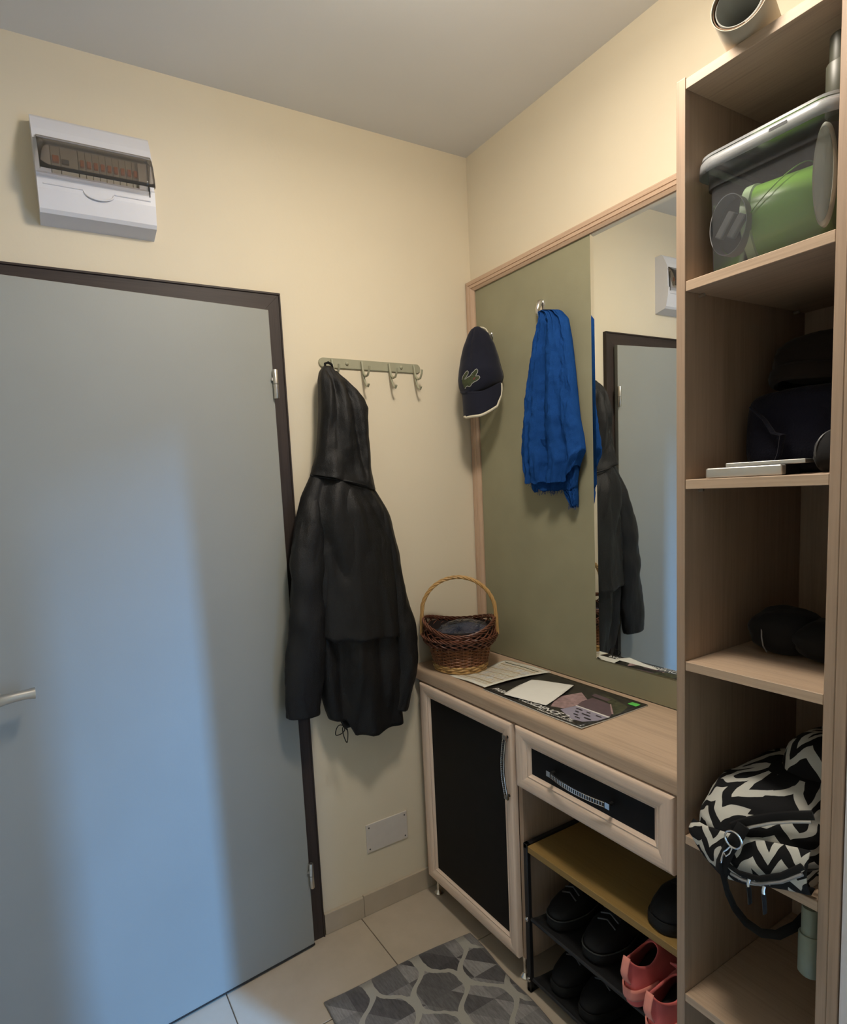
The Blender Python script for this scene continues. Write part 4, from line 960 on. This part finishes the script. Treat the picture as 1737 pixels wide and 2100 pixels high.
def grow(pts, d):
    out = []; n = len(pts); A2 = sum(pts[i][0] * pts[(i + 1) % n][1] - pts[(i + 1) % n][0] * pts[i][1] for i in range(n)); sg = 1 if A2 > 0 else -1
    for i in range(n):
        a, c, e = Vector(pts[i - 1]), Vector(pts[i]), Vector(pts[(i + 1) % n]); tn = ((c - a).normalized() + (e - c).normalized()).normalized()
        out.append((c.x + tn.y * d * sg, c.y - tn.x * d * sg))
    return out
pa = patch(grow(cz, 1.2), 0.4, 'crocodile_patch', plain('patch_outline', al(0.42, 0.42, 0.40), 0.8), cp, 'grey outlined green crocodile emblem')
patch(grow(cz, -0.2), 1.2, 'crocodile_body', plain('patch_green', al(0.035, 0.045, 0.016), 0.85, var=0.3, scale=200), pa)
patch([(-14, 30), (-6, 25), (-9, 31), (-14, 33)], 1.8, 'crocodile_mouth', plain('patch_red', al(0.14, 0.018, 0.018), 0.8), pa)
B().tube([cpt(-50 + 116 * k / 20, (62 - 22 * max(0, -1 + 2 * k / 20) ** 1.5 - 10 * max(0, 1 - 2 * k / 20) ** 2), 56 * (max(0, 1 - abs((-1 + 2 * k / 20) * 0.93) ** 2.4)) ** 0.6 + 9) for k in range(21)], 0.0016, 6).build('brim_seam', 'navy', cp, smooth=True)

# scarf
sc = Thing('scarf', (-0.06, -0.42, 1.39), 'crumpled royal blue gauze scarf hanging from a chrome hook on the olive panel', 'scarf')
# (z, y_left, y_right, x_front, x_back)
stb = [(1.978, -0.372, -0.398, -0.062, -0.030), (1.965, -0.370, -0.445, -0.068, -0.026), (1.935, -0.366, -0.472, -0.072, -0.024), (1.87, -0.346, -0.487, -0.080, -0.022), (1.76, -0.324, -0.500, -0.086, -0.020), (1.64, -0.303, -0.513, -0.090, -0.0195), (1.575, -0.297, -0.526, -0.090, -0.0195), (1.53, -0.299, -0.530, -0.092, -0.0195), (1.49, -0.305, -0.512, -0.092, -0.0195), (1.466, -0.309, -0.506, -0.092, -0.0195)]
def scarf_grid(tab, nz, nu, seed, amp=1.0, cut=None):
    P = []
    for i in range(nz + 1):
        z = tab[0][0] + (tab[-1][0] - tab[0][0]) * i / nz; yl, yr, xf, xb = lerp_table(tab, z); row = []; open_ = min(1, i / nz * 3)
        for j in range(nu):
            a = 2 * PI * j / nu; ca, sa = math.cos(a), math.sin(a)
            y = (yl + yr) / 2 - (yr - yl) / 2 * math.copysign(abs(ca) ** 0.75, ca) * -1; x = (xf + xb) / 2 - (xb - xf) / 2 * math.copysign(abs(sa) ** 0.75, sa)
            u = (y - yl) / (yr - yl)
            deep = 0.024 * math.exp(-((u - 0.42 - 0.03 * math.sin(z * 9)) / 0.085) ** 2) * open_
            deep += 0.014 * math.exp(-((u - 0.78 - 0.02 * math.sin(z * 14)) / 0.065) ** 2) * open_ + 0.010 * math.exp(-((u - 0.20 + 0.05 * (z - 1.7)) / 0.06) ** 2) * (1 - open_ * 0.5)
            fold = 0.0028 * math.sin(u * 46 + fbm((u * 3, z * 5, seed)) * 5) + 0.006 * fbm((u * 6 + seed, z * 7, 0)) + 0.0045 * fbm((u * 22, z * 34, seed)) + 0.002 * fbm((u * 50, z * 90, seed))
            zz = z + (0.002 * math.sin(u * 33) + 0.008 * fbm((u * 9, 1, seed))) * (i / nz) ** 6
            if cut: zz += cut(u) * (i / nz) ** 4
            front = sa > 0
            row.append(Vector((min(-0.0185, x + (deep + fold * amp) * (1 if front else 0.1)), y, zz)))
        P.append(row)
    return P
b = B().grid(scarf_grid(stb, 90, 120, 1.0, cut=lambda u: 0.045 * max(0, (u - 0.86) / .14)), closed_u=True, cap0=True)
b.build('cloth', 'blue', sc, smooth=True, angle=80)
t2 = [(1.60, -0.330, -0.49, -0.070, -0.022), (1.50, -0.318, -0.498, -0.072, -0.0195), (1.452, -0.320, -0.490, -0.068, -0.0195), (1.442, -0.322, -0.486, -0.066, -0.0195)]
b = B().grid(scarf_grid(t2, 40, 100, 4.0), closed_u=True); b.build('under_layer', 'blue', sc, smooth=True, solid=0.0012, angle=80)
t3 = [(1.56, -0.425, -0.490, -0.062, -0.024), (1.46, -0.436, -0.486, -0.058, -0.022), (1.42, -0.455, -0.486, -0.054, -0.022), (1.392, -0.470, -0.483, -0.048, -0.024)]
b = B().grid(scarf_grid(t3, 40, 50, 6.0, 0.7), closed_u=True); b.build('tail', 'blue', sc, smooth=True, solid=0.001, angle=80)
b = B(); r2 = random.Random(3)
for k in range(190):
    u = r2.random(); lay = r2.choice((0, 0, 1, 1, 2))
    y0_, y1_, zz, xx = ((-0.311, -0.494, 1.472, -0.076), (-0.322, -0.486, 1.446, -0.062), (-0.462, -0.486, 1.40, -0.048))[lay]
    y = y0_ + (y1_ - y0_) * u; z = zz + 0.006 * math.sin(u * 33); x = xx + r2.uniform(0, .03 if lay < 2 else .015)
    L_ = r2.uniform(.006, .016)
    b.tube([(x, y, z), (x + r2.uniform(-.002, .002), y + r2.uniform(-.004, .004), z - L_ * .6), (x + r2.uniform(-.003, .003), y + r2.uniform(-.006, .006), z - L_)], 0.0006, 4)
b.build('fringe', 'blue', sc, kind='stuff')

# ------------------------------------------------------------------ wicker basket
bk = Thing('wicker_basket', (-0.2185, -0.133, ZW1), 'brown wicker basket with tan hoop handle in the corner of the worktop', 'basket')
BC = Vector((-0.2185, -0.133, 0.0016)); vd = Vector((0.617, 0.787, 0)); vr = Vector((0.787, -0.617, 0))     # handle runs along vr
BS = 0.925
def bpnt(a, r, z, ex=1.0): return BC + vr * (r * BS * math.cos(a)) + vd * (r * BS * math.sin(a) * ex) + Vector((0, 0, z))
def brad(z):
    tb = [(0.852, 0.094), (0.875, 0.097), (0.935, 0.111), (0.962, 0.128), (0.990, 0.132), (1.03, 0.128)]
    for a, c in zip(tb, tb[1:]):
        if a[0] <= z <= c[0]: return a[1] + (c[1] - a[1]) * (z - a[0]) / (c[0] - a[0])
    return tb[-1][1] if z > 1 else tb[0][1]
NS = 26
b = B()                                                        # tan foot
for r_, z in ((0, .8560), (1, .8645), (2, .8725)):
    pts = [bpnt(2 * PI * k / 104, brad(z) + 0.0022 * math.sin(NS * 2 * PI * k / 104 / 2 + r_ * 2), z + 0.0012 * math.sin(NS * 2 * PI * k / 104 / 2 + r_)) for k in range(104)]
    b.tube(pts, 0.0043, 6, closed=True)
b.build('foot_band', 'wicker_tan', bk, smooth=True, label='tan woven foot band', kind='stuff')
b = B()
for i in range(11):
    z = 0.8785 + i * 0.0056
    pts = [bpnt(2 * PI * k / 156, brad(z) + 0.0024 * math.cos(NS * PI * k / 78 / 1.0 * 0.5 * 1.0 + PI * i), z) for k in range(156)]
    b.tube(pts, 0.0026, 5, closed=True)
b.build('woven_side', 'wicker_mid', bk, smooth=True, kind='stuff')
b = B()
for k in range(NS):
    a = 2 * PI * k / NS
    b.tube([bpnt(a, brad(z) + .0012, z) for z in (0.872, 0.89, 0.91, 0.93, 0.942)], 0.0021, 6)
b.build('stakes', 'wicker_mid', bk, smooth=True, kind='stuff')
B().lathe([(0.084, 0.0), (0.086, 0.004)], 32, Matrix.Translation((BC.x, BC.y, 0.8535)), cap0=True, cap1=True).build('bottom', 'wicker_tan', bk)
rim_z = lambda a: 1.008 + 0.014 * math.cos(2 * a) - 0.010 * max(0, -math.sin(a))
b = B(); NL = 22
for k in range(NL):                                            # crossing diagonals of the lattice, two directions
    for sgn in (1, -1):
        a0 = 2 * PI * k / NL; pts = []
        for i in range(9):
            q_ = i / 8; a = a0 + sgn * q_ * 0.62; zt_ = rim_z(a); z = 0.937 + (0.968 - 0.937) * q_
            pts.append(bpnt(a, brad(z) + 0.0035 + sgn * .0022 * math.cos(q_ * 7) + 0.006 * math.sin(PI * q_), z))
        b.tube(pts, 0.0025, 6)
        pts = []
        for i in range(9):
            q_ = i / 8; a = a0 + 0.4 - sgn * q_ * 0.55; z = 0.968 + (rim_z(a) - 0.968) * q_
            pts.append(bpnt(a, 0.1315 - 0.004 * q_ + sgn * .0018 * math.cos(q_ * 7), z))
        b.tube(pts, 0.0024, 6)
b.build('lattice', 'wicker', bk, smooth=True, kind='stuff')
b = B()
for q_ in range(3):                                            # waist braid
    b.tube([bpnt(2 * PI * k / 150, 0.1365 + 0.0030 * math.sin(17 * 2 * PI * k / 150 + q_ * 2.1), 0.969 + 0.0042 * math.cos(17 * 2 * PI * k / 150 + q_ * 2.1)) for k in range(150)], 0.0020, 5, closed=True)
for q_ in range(4):                                            # rope rim
    b.tube([bpnt(2 * PI * k / 150, 0.1285 + 0.0045 * math.sin(9 * 2 * PI * k / 150 + q_ * 1.57), rim_z(2 * PI * k / 150) + 0.0050 * math.cos(9 * 2 * PI * k / 150 + q_ * 1.57)) for k in range(150)], 0.0026, 5, closed=True)
b.build('braided_rim', 'wicker', bk, smooth=True, kind='stuff')
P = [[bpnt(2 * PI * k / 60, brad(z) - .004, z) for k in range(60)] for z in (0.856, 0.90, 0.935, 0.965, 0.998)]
B().grid(P, closed_u=True).build('lattice_shade', plain('wicker_shadow', al(0.012, 0.006, 0.005), 0.8), bk, smooth=True)  # near-black inner sheet, painted as the shade seen between the strands
b = B()                                                        # twisted handle
def hpt(k):
    a = PI * k; w = 0.137 * BS
    return BC + vr * (-w * math.cos(a) * (1.0 + 0.02 * math.sin(a))) + Vector((0, 0, 0.965 + 0.050 * min(1, math.sin(a) * 3) + 0.148 * math.sin(a) ** 0.9))
for q_ in range(4):
    pts = []
    for i in range(121):
        k = i / 120; c = hpt(k); e = (hpt(min(1, k + .01)) - hpt(max(0, k - .01))).normalized(); s1_ = e.cross(vd).normalized(); ph = k * 30 + q_ * PI / 2
        pts.append(c + (vd * math.cos(ph) + s1_ * math.sin(ph)) * 0.0038)
    b.tube(pts, 0.0033, 6)
b.build('hoop_handle', 'wicker_tan', bk, smooth=True, label='tan twisted hoop handle')
# packet inside
kb = Thing('plastic_packet', (-0.2, -0.122, 0.93), 'crumpled clear plastic packet with dark blue contents inside the wicker basket', 'packet')
P = []
for i in range(15):
    th = PI * (0.03 + 0.94 * i / 14); row = []
    for j in range(30):
        a = 2 * PI * j / 30; k = 1 + 0.10 * fbm((math.cos(a) * 2, math.sin(a) * 2, th * 2))
        row.append(BC + vr * (0.100 * math.sin(th) ** .7 * math.cos(a) * k) + vd * (0.093 * math.sin(th) ** .7 * math.sin(a) * k) + Vector((0, 0, 0.952 + 0.034 * math.cos(th) * k + 0.018 * math.sin(th) * math.cos(a) + .01 * math.sin(a))))
    P.append(row)
B().grid(P, closed_u=True, cap0=True, cap1=True).build('contents', plain('blue_contents', al(0.014, 0.026, 0.075), 0.7), kb, smooth=True)
P = []
for i in range(19):
    th = PI * 0.62 * i / 18 + .02; row = []
    for j in range(48):
        a = 2 * PI * j / 48; k = 1.10 + 0.16 * noise.noise(Vector((math.cos(a) * 5, math.sin(a) * 5, th * 5)))
        row.append(BC + vr * (0.094 * math.sin(th) ** .7 * math.cos(a) * k) + vd * (0.088 * math.sin(th) ** .7 * math.sin(a) * k) + Vector((0, 0, 0.956 + 0.037 * math.cos(th) * k + 0.020 * math.sin(th) * math.cos(a) + .012 * math.sin(a))))
    P.append(row)
B().grid(P, closed_u=True, cap0=True).build('film', 'film', kb)

# ------------------------------------------------------------------ papers on the worktop
mg = Thing('magazine', (-0.176, -0.54, ZW1), 'dark glossy brochure showing a building under the white note on the worktop', 'brochure')
ZM = ZW1 + 0.0045; PSH = 0.009
P = []
def mlift(x, y): return 0.006 * max(0, (-0.22 - x) / 0.1) * max(0, (-0.60 - y) / 0.13) 
for i in range(25):
    y = -0.352 - 0.369 * i / 24; row = []
    for j in range(17):
        x = -0.315 + 0.259 * j / 16; row.append(Vector((x + PSH, y, ZM + mlift(x, y))))
    P.append(row)
B().grid(P).build('cover', 'cover', mg, smooth=True, solid=0.0006, offset=-1.0)
P2 = [[p - Vector((0, 0, .0008 + 0.55 * mlift(p.x, p.y))) for p in row] for row in P]
B().grid([[p - Vector((0, 0, .0010)) for p in row] for row in P2]).build('pages', 'paper', mg, smooth=True, solid=0.0022, offset=-1.0)
def printed(name, pts, mat, dz=.0003):
    t = bmesh.new(); f = t.faces.new([t.verts.new((x + PSH, y, ZM + mlift(x, y) + dz)) for x, y in pts])
    if f.normal.z < 0: f.normal_flip()
    bmesh.ops.recalc_face_normals(t, faces=list(t.faces)); return B().add(t).build(name, mat, cover_o, recalc=False)
cover_o = [o for o in mg.o.children if o.name.startswith('cover')][0]
printed('printed_trees', [(-0.13, -0.66), (-0.10, -0.60), (-0.085, -0.62), (-0.11, -0.700), (-0.16, -0.716), (-0.19, -0.715)], 'tree_print')
printed('printed_houses', [(-0.265, -0.574), (-0.20, -0.535), (-0.118, -0.553), (-0.150, -0.600), (-0.205, -0.612), (-0.250, -0.607)], 'rose')
printed('printed_facade', [(-0.262, -0.605), (-0.208, -0.614), (-0.208, -0.7165), (-0.250, -0.7165), (-0.288, -0.700), (-0.294, -0.668)], 'lavender', .0004)
printed('printed_roof', [(-0.206, -0.612), (-0.171, -0.600), (-0.128, -0.600), (-0.132, -0.662), (-0.184, -0.706), (-0.204, -0.7165)], 'plum', .0004)
printed('printed_ledge', [(-0.212, -0.612), (-0.206, -0.612), (-0.2035, -0.7165), (-0.211, -0.7165)], 'print_white', .0005)
printed('printed_ledge', [(-0.132, -0.660), (-0.128, -0.661), (-0.180, -0.709), (-0.184, -0.706)], 'rose', .0005)
printed('printed_back_roof', [(-0.118, -0.586), (-0.098, -0.584), (-0.100, -0.640), (-0.120, -0.640)], 'plum', .0004)
for (x, y, w, l) in ((-0.228, -0.628, .006, .020), (-0.228, -0.662, .006, .012), (-0.246, -0.640, .006, .012), (-0.246, -0.662, .006, .026), (-0.228, -0.692, .006, .016), (-0.264, -0.650, .006, .014), (-0.264, -0.684, .006, .022), (-0.277, -0.666, .005, .016)):
    printed('printed_window', [(x, y), (x + w, y + .002), (x + w, y + .002 - l), (x, y - l)], 'ink', .0016)
def text(name, body, size, x, y, par, mat, italic=0.25, z=ZM + .0009, w=1.0):
    c = bpy.data.curves.new(name, 'FONT'); c.body = body; c.size = size; c.shear = italic; c.offset = size * 0.02
    to = bpy.data.objects.new(name, c); COL.objects.link(to)
    me = bpy.data.meshes.new_from_object(to.evaluated_get(bpy.context.evaluated_depsgraph_get())); bpy.data.objects.remove(to)
    xs = [v.co.x for v in me.vertices]; L_ = max(xs) - min(xs); k = w / L_; x0_ = min(xs)
    for v in me.vertices:
        a, h = (v.co.x - x0_) * k, v.co.y                       # text runs along -y, its up is +x
        v.co = Vector((x + h + PSH, y - a, z + mlift(x, y - a))) - mg.loc
    o = bpy.data.objects.new(name, me); COL.objects.link(o); me.materials.append(M[mat]); o.parent = par; return o
text('title_text', 'PARADISE', 0.027, -0.2985, -0.374, cover_o, 'print_white', w=0.104)
text('title_text', 'RESIDENCE 2', 0.028, -0.2995, -0.486, cover_o, 'print_white', w=0.170)
text('title_text', 'by', 0.012, -0.301, -0.664, cover_o, 'print_white', w=0.018)
text('subtitle_text', 'APARTMENT PARADISE', 0.0098, -0.3118, -0.562, cover_o, 'print_white', w=0.124)
st = B().box(-0.085, -0.065, -0.712, -0.687, ZM + .0007, ZM + .0013).build('sticker', 'sticker', cover_o, label='small bright green sticker')
# printed table sheet, wavy
P = []
c00, c10, c11, c01 = Vector((-0.313, -0.180)), Vector((-0.057, -0.196)), Vector((-0.050, -0.376)), Vector((-0.309, -0.352))
for i in range(25):
    u = i / 24; row = []
    for j in range(19):
        v = j / 18; p = c00.lerp(c10, u).lerp(c01.lerp(c11, u), v)
        q_ = min(1, max(0, (v - 0.10) / 0.5)); h = ZW1 + .0006 + (ZM + .0012 - ZW1) * q_ * q_ * (3 - 2 * q_) + 0.009 * math.exp(-((u - 0.86) / .13) ** 2) * (1 - v) ** 1.2 + 0.006 * math.sin(PI * u) * v ** 2 + 0.003 * (1 - u) * (v > 2)
        row.append(Vector((p.x + PSH, p.y, h)))
    P.append(row)
so = B().grid(P, uv=lambda i, j: (i, j)).build('printed_sheet', 'sheet', smooth=True, solid=0.0004, angle=80)
top(recenter(so), 'sheet of paper printed with a table lying between basket and brochure', 'paper')
npts = [(-0.311, -0.437), (-0.230, -0.412), (-0.152, -0.390), (-0.139, -0.404), (-0.094, -0.504), (-0.140, -0.524), (-0.180, -0.540), (-0.230, -0.556), (-0.277, -0.568), (-0.292, -0.508)]
t = bmesh.new(); f = t.faces.new([t.verts.new((x + PSH, y, 0)) for x, y in npts]); bmesh.ops.triangulate(t, faces=[f])
for _ in range(3): bmesh.ops.subdivide_edges(t, edges=list(t.edges), cuts=1, use_grid_fill=True); bmesh.ops.triangulate(t, faces=list(t.faces))
for v in t.verts: v.co.z = ZM + .0022 + .0022 * (1 + math.sin(v.co.x * 20 + v.co.y * 14)) + .004 * max(0, (-0.26 - v.co.x) / .05) * max(0, (-0.53 - v.co.y) / .04)
no = B().add(t).build('paper_note', 'paper', smooth=True, solid=0.0004, angle=80)
top(recenter(no), 'torn blank white paper note lying on the dark brochure', 'paper')

# ------------------------------------------------------------------ shoe rack
rk = Thing('shoe_rack', (-0.18, -0.78, 0.0), 'black metal shoe rack with a honey coloured wooden top under the drawer', 'shoe rack')
RXF, RXB, RYL, RYR = -0.322, -0.045, -0.534, -1.022
ZT = 0.452
def sq(b, p, q, w=0.0075):
    p, q = Vector(p), Vector(q); b.box(min(p.x, q.x) - w, max(p.x, q.x) + w, min(p.y, q.y) - w, max(p.y, q.y) + w, min(p.z, q.z) - w, max(p.z, q.z) + w, 0.002, 1)
for y in (RYL, RYR):
    b = B(); sq(b, (RXF, y, .0085), (RXF, y, ZT)); sq(b, (RXB, y, .0085), (RXB, y, ZT)); sq(b, (RXF, y, ZT), (RXB, y, ZT)); sq(b, (RXF, y, .0085), (RXB, y, .0085))
    b.build('end_frame', 'black_metal', rk)
B().box(RXF - .006, RXB + .006, RYR + .0085, RYL - .0085, ZT - .016, ZT + .004, 0.0015, 1).build('top_board', 'honey', rk, label='honey coloured wooden board')
for z in (0.228, 0.040):
    for x in (RXF + .004, RXB - .004): B().tube([(x, RYL - .007, z), (x, RYR + .007, z)], 0.006, 10).build('tier_rod', 'black_metal', rk, smooth=True)
    P = [[Vector((RXF + .004 + (RXB - RXF - .008) * j / 12, RYL - .010 - (RYL - RYR - .02) * i / 24, z + .006 - 0.012 * math.sin(PI * j / 12) ** .6 )) for j in range(13)] for i in range(25)]
    B().grid(P).build('tier_fabric', 'black_soft', rk, smooth=True, solid=0.0012, offset=-1.0)
    for y in (RYL, RYR): B().lathe([(0.0072, 0.0), (0.0065, 0.003), (0.003, 0.0045)], 12, Matrix.Translation((RXF - .0075, y, z)) @ Matrix.Rotation(-PI / 2, 4, 'Y')).build('bolt', 'chrome', rk, smooth=True)

def shoe(name, label, cat, loc, ang, mat, sole, L=0.25, Wd=0.088, coll=0.095, low_toe=0.058, group=None, laces=False, tab=None, lift=0.0, heelcup=None, welt=None):
    """heel at local x=0, toe towards local +x; ang turns it about z"""
    T = Matrix.Translation(loc) @ Matrix.Rotation(ang, 4, 'Z') @ Matrix.Rotation(-lift, 4, 'Y')
    th = Thing(name, loc, label, cat, group)
    def foot(a, xh, xt, w, z):
        x = (xh + xt) / 2 + (xt - xh) / 2 * math.cos(a); k = (x / L)
        s_ = math.sin(a); wid = w * (0.36 + 0.17 * min(1, max(0, (k - .1) / .55)) - 0.05 * math.exp(-((k - .38) / .14) ** 2))
        return T @ Vector((x, math.copysign(abs(s_) ** 0.72, s_) * wid * 1.0, z))
    N = 44
    rings = [(0.0, 0.004, L * .985, .97), (0.004, 0.0, L, 1.02), (0.018, -0.002, L, 1.04), (0.028, 0.0, L * .995, 1.0)]
    B().grid([[foot(2 * PI * j / N, xh, xt, Wd * k, z) for j in range(N)] for z, xh, xt, k in rings], closed_u=True, cap0=True, cap1=True).build('sole', sole, th, smooth=True, angle=50)
    up_ = [(0.0275, 0.002, L * .985, .96), (0.034, -0.002, L * .975, 1.0), (0.044, -0.003, L * .955, 1.0), (low_toe, -0.001, L * .88, .97), (low_toe + .010, 0.002, L * .74, .90), (low_toe + .018, 0.003, L * .63, .84), (coll * .92, 0.002, L * .52, .76), (coll, -0.002, L * .45, .74)]
    P = []
    for z, xh, xt, k in up_:
        row = [foot(2 * PI * j / N, xh, xt, Wd * k, z) for j in range(N)]
        if z >= coll * .9:
            row = [p + (T.to_3x3() @ Vector((0, 0, 0.012 * max(0, -math.cos(2 * PI * j / N)) - 0.016 * abs(math.sin(2 * PI * j / N)))))  for j, p in enumerate(row)]
        P.append(row)
    u_ = B().grid(P, closed_u=True).build('upper', mat, th, smooth=True, solid=0.004, offset=-1.0, angle=70)
    B().grid([[foot(2 * PI * j / N, 0.008, L * .8, Wd * .78, 0.040) for j in range(N)], [foot(2 * PI * j / N, 0.012, L * .78, Wd * .7, 0.041) for j in range(N)]], closed_u=True, cap1=True).build('insole', 'void', th)
    # tongue
    P = [[T @ Vector((L * (.60 - .16 * i / 6), (j - 3) / 3 * Wd * .24, low_toe + .018 + (coll + .014 - low_toe - .018) * (i / 6) + 0.004 * (1 - ((j - 3) / 3) ** 2))) for j in range(7)] for i in range(7)]
    B().grid(P).build('tongue', mat, th, smooth=True, solid=0.004)
    if laces:
        for q_ in range(4):
            x = L * (.70 - .055 * q_); z = low_toe + .012 + .0105 * q_
            B().tube([T @ Vector((x, -Wd * .27, z)), T @ Vector((x - .004, 0, z + .010)), T @ Vector((x, Wd * .27, z))], 0.0022, 6).build('lace', laces, th, smooth=True)
    if tab:
        P = [[T @ Vector((-0.004 - 0.012 * math.sin(PI * i / 8) - .002 * (i < 5), (j - 2) / 2 * .0085, coll * .62 + (coll * .46 + .014) * i / 8)) for j in range(5)] for i in range(9)]
        B().grid(P).build('pull_tab', tab, th, smooth=True, solid=0.002)
    if heelcup:
        P = [[foot(PI - 1.15 + 2.3 * j / 24, -0.007, L, Wd * 1.05, z_) for j in range(25)] for z_ in (0.024, 0.030, 0.044, 0.052)]
        B().grid(P).build('heel_band', heelcup, th, smooth=True, solid=0.003)
    if welt:
        B().tube([foot(2 * PI * j / N, -0.001, L * .998, Wd * 1.03, 0.029) for j in range(N)], 0.0018, 6, closed=True).build('welt', welt, th, smooth=True)
    return th
# two coral trainers with their heels to the front, on the middle tier
ZS = 0.2355
shoe('trainer', 'coral pink trainer, the one standing further left on the rack tier', 'shoe', (-0.338, -0.876, ZS + .004), math.radians(5), 'coral', 'coral', 0.235, 0.086, 0.108, 0.062, 'coral trainers on the shoe rack', 'coral_light', 'coral_light', 0.05, 'coral_light')
shoe('trainer', 'coral pink trainer half hidden by the tall shelf edge', 'shoe', (-0.378, -0.964, ZS + .004), math.radians(3), 'coral', 'coral', 0.235, 0.086, 0.108, 0.062, 'coral trainers on the shoe rack', 'coral_light', 'coral_light', 0.06, 'coral_light')
# dark shoes, toes to the front
shoe('leather_shoe', 'dark low shoe nearest the left post on the middle rack tier', 'shoe', (-0.055, -0.597, ZS), math.radians(181), 'dark_shoe', 'rubber', 0.25, 0.088, 0.10, 0.052, 'dark shoes on the middle tier', 'dark_plastic', welt='grey_sole')
shoe('leather_shoe', 'dark shoe with rounded toe between its partner and the coral trainers', 'shoe', (-0.060, -0.720, ZS), math.radians(183), 'dark_shoe', 'rubber', 0.25, 0.098, 0.10, 0.056, 'dark shoes on the middle tier', 'dark_plastic', welt='grey_sole')
shoe('hiking_shoe', 'black shoe at the left end of the lowest rack tier', 'shoe', (-0.055, -0.610, 0.0475), math.radians(181), 'dark_shoe', 'rubber', 0.255, 0.090, 0.12, 0.056, 'black shoes on the lowest tier', 'dark_plastic')
shoe('hiking_shoe', 'black shoe right of its partner on the lowest rack tier', 'shoe', (-0.055, -0.715, 0.0475), math.radians(179), 'dark_shoe', 'rubber', 0.255, 0.090, 0.12, 0.056, 'black shoes on the lowest tier', 'dark_plastic')
bs = shoe('black_shoe', 'black shoe standing on the wooden rack top against the tall shelf', 'shoe', (-0.075, -0.985, ZT + .0045), math.radians(165), 'dark_shoe', 'rubber', 0.25, 0.105, 0.115, 0.064, None, 'black_soft')
for y, z in ((-0.905, 0.545), (-0.925, 0.541)): pass

# ------------------------------------------------------------------ rug
rg = Thing('rug', (-0.59, -0.68, 0.0), 'grey patchwork rug with pale trellis lines on the tiled floor', 'rug')
RA = math.radians(-3.2)
RM = Matrix.Translation((-0.334, -0.2725, 0.0)) @ Matrix.Rotation(RA, 4, 'Z')
P = []
for i in range(33):
    row = []
    for j in range(33):
        x = -0.518 * j / 32; y = -0.86 * i / 32
        wav = 0.006 * math.sin(j / 32 * 5) * math.exp(-i / 3.0)
        row.append(RM @ Vector((x + 0.003 * math.sin(i * .7) * (j in (0, 32)), y + wav, 0.0075 + 0.0012 * fbm((x * 6, y * 6, 0)))))
    P.append(row)
b = B().grid(P); pile = b.build('pile', 'rug', rg, smooth=True, solid=0.0065, offset=-1.0)
edge = [P[0][j] for j in range(33)] + [P[i][32] for i in range(1, 33)] + [P[32][j] for j in range(31, -1, -1)] + [P[i][0] for i in range(31, 0, -1)]
B().tube([p - Vector((0, 0, .003)) for p in edge], 0.0033, 6, closed=True).build('binding', plain('rug_binding', al(0.16, 0.15, 0.145), 0.9), rg, smooth=True)
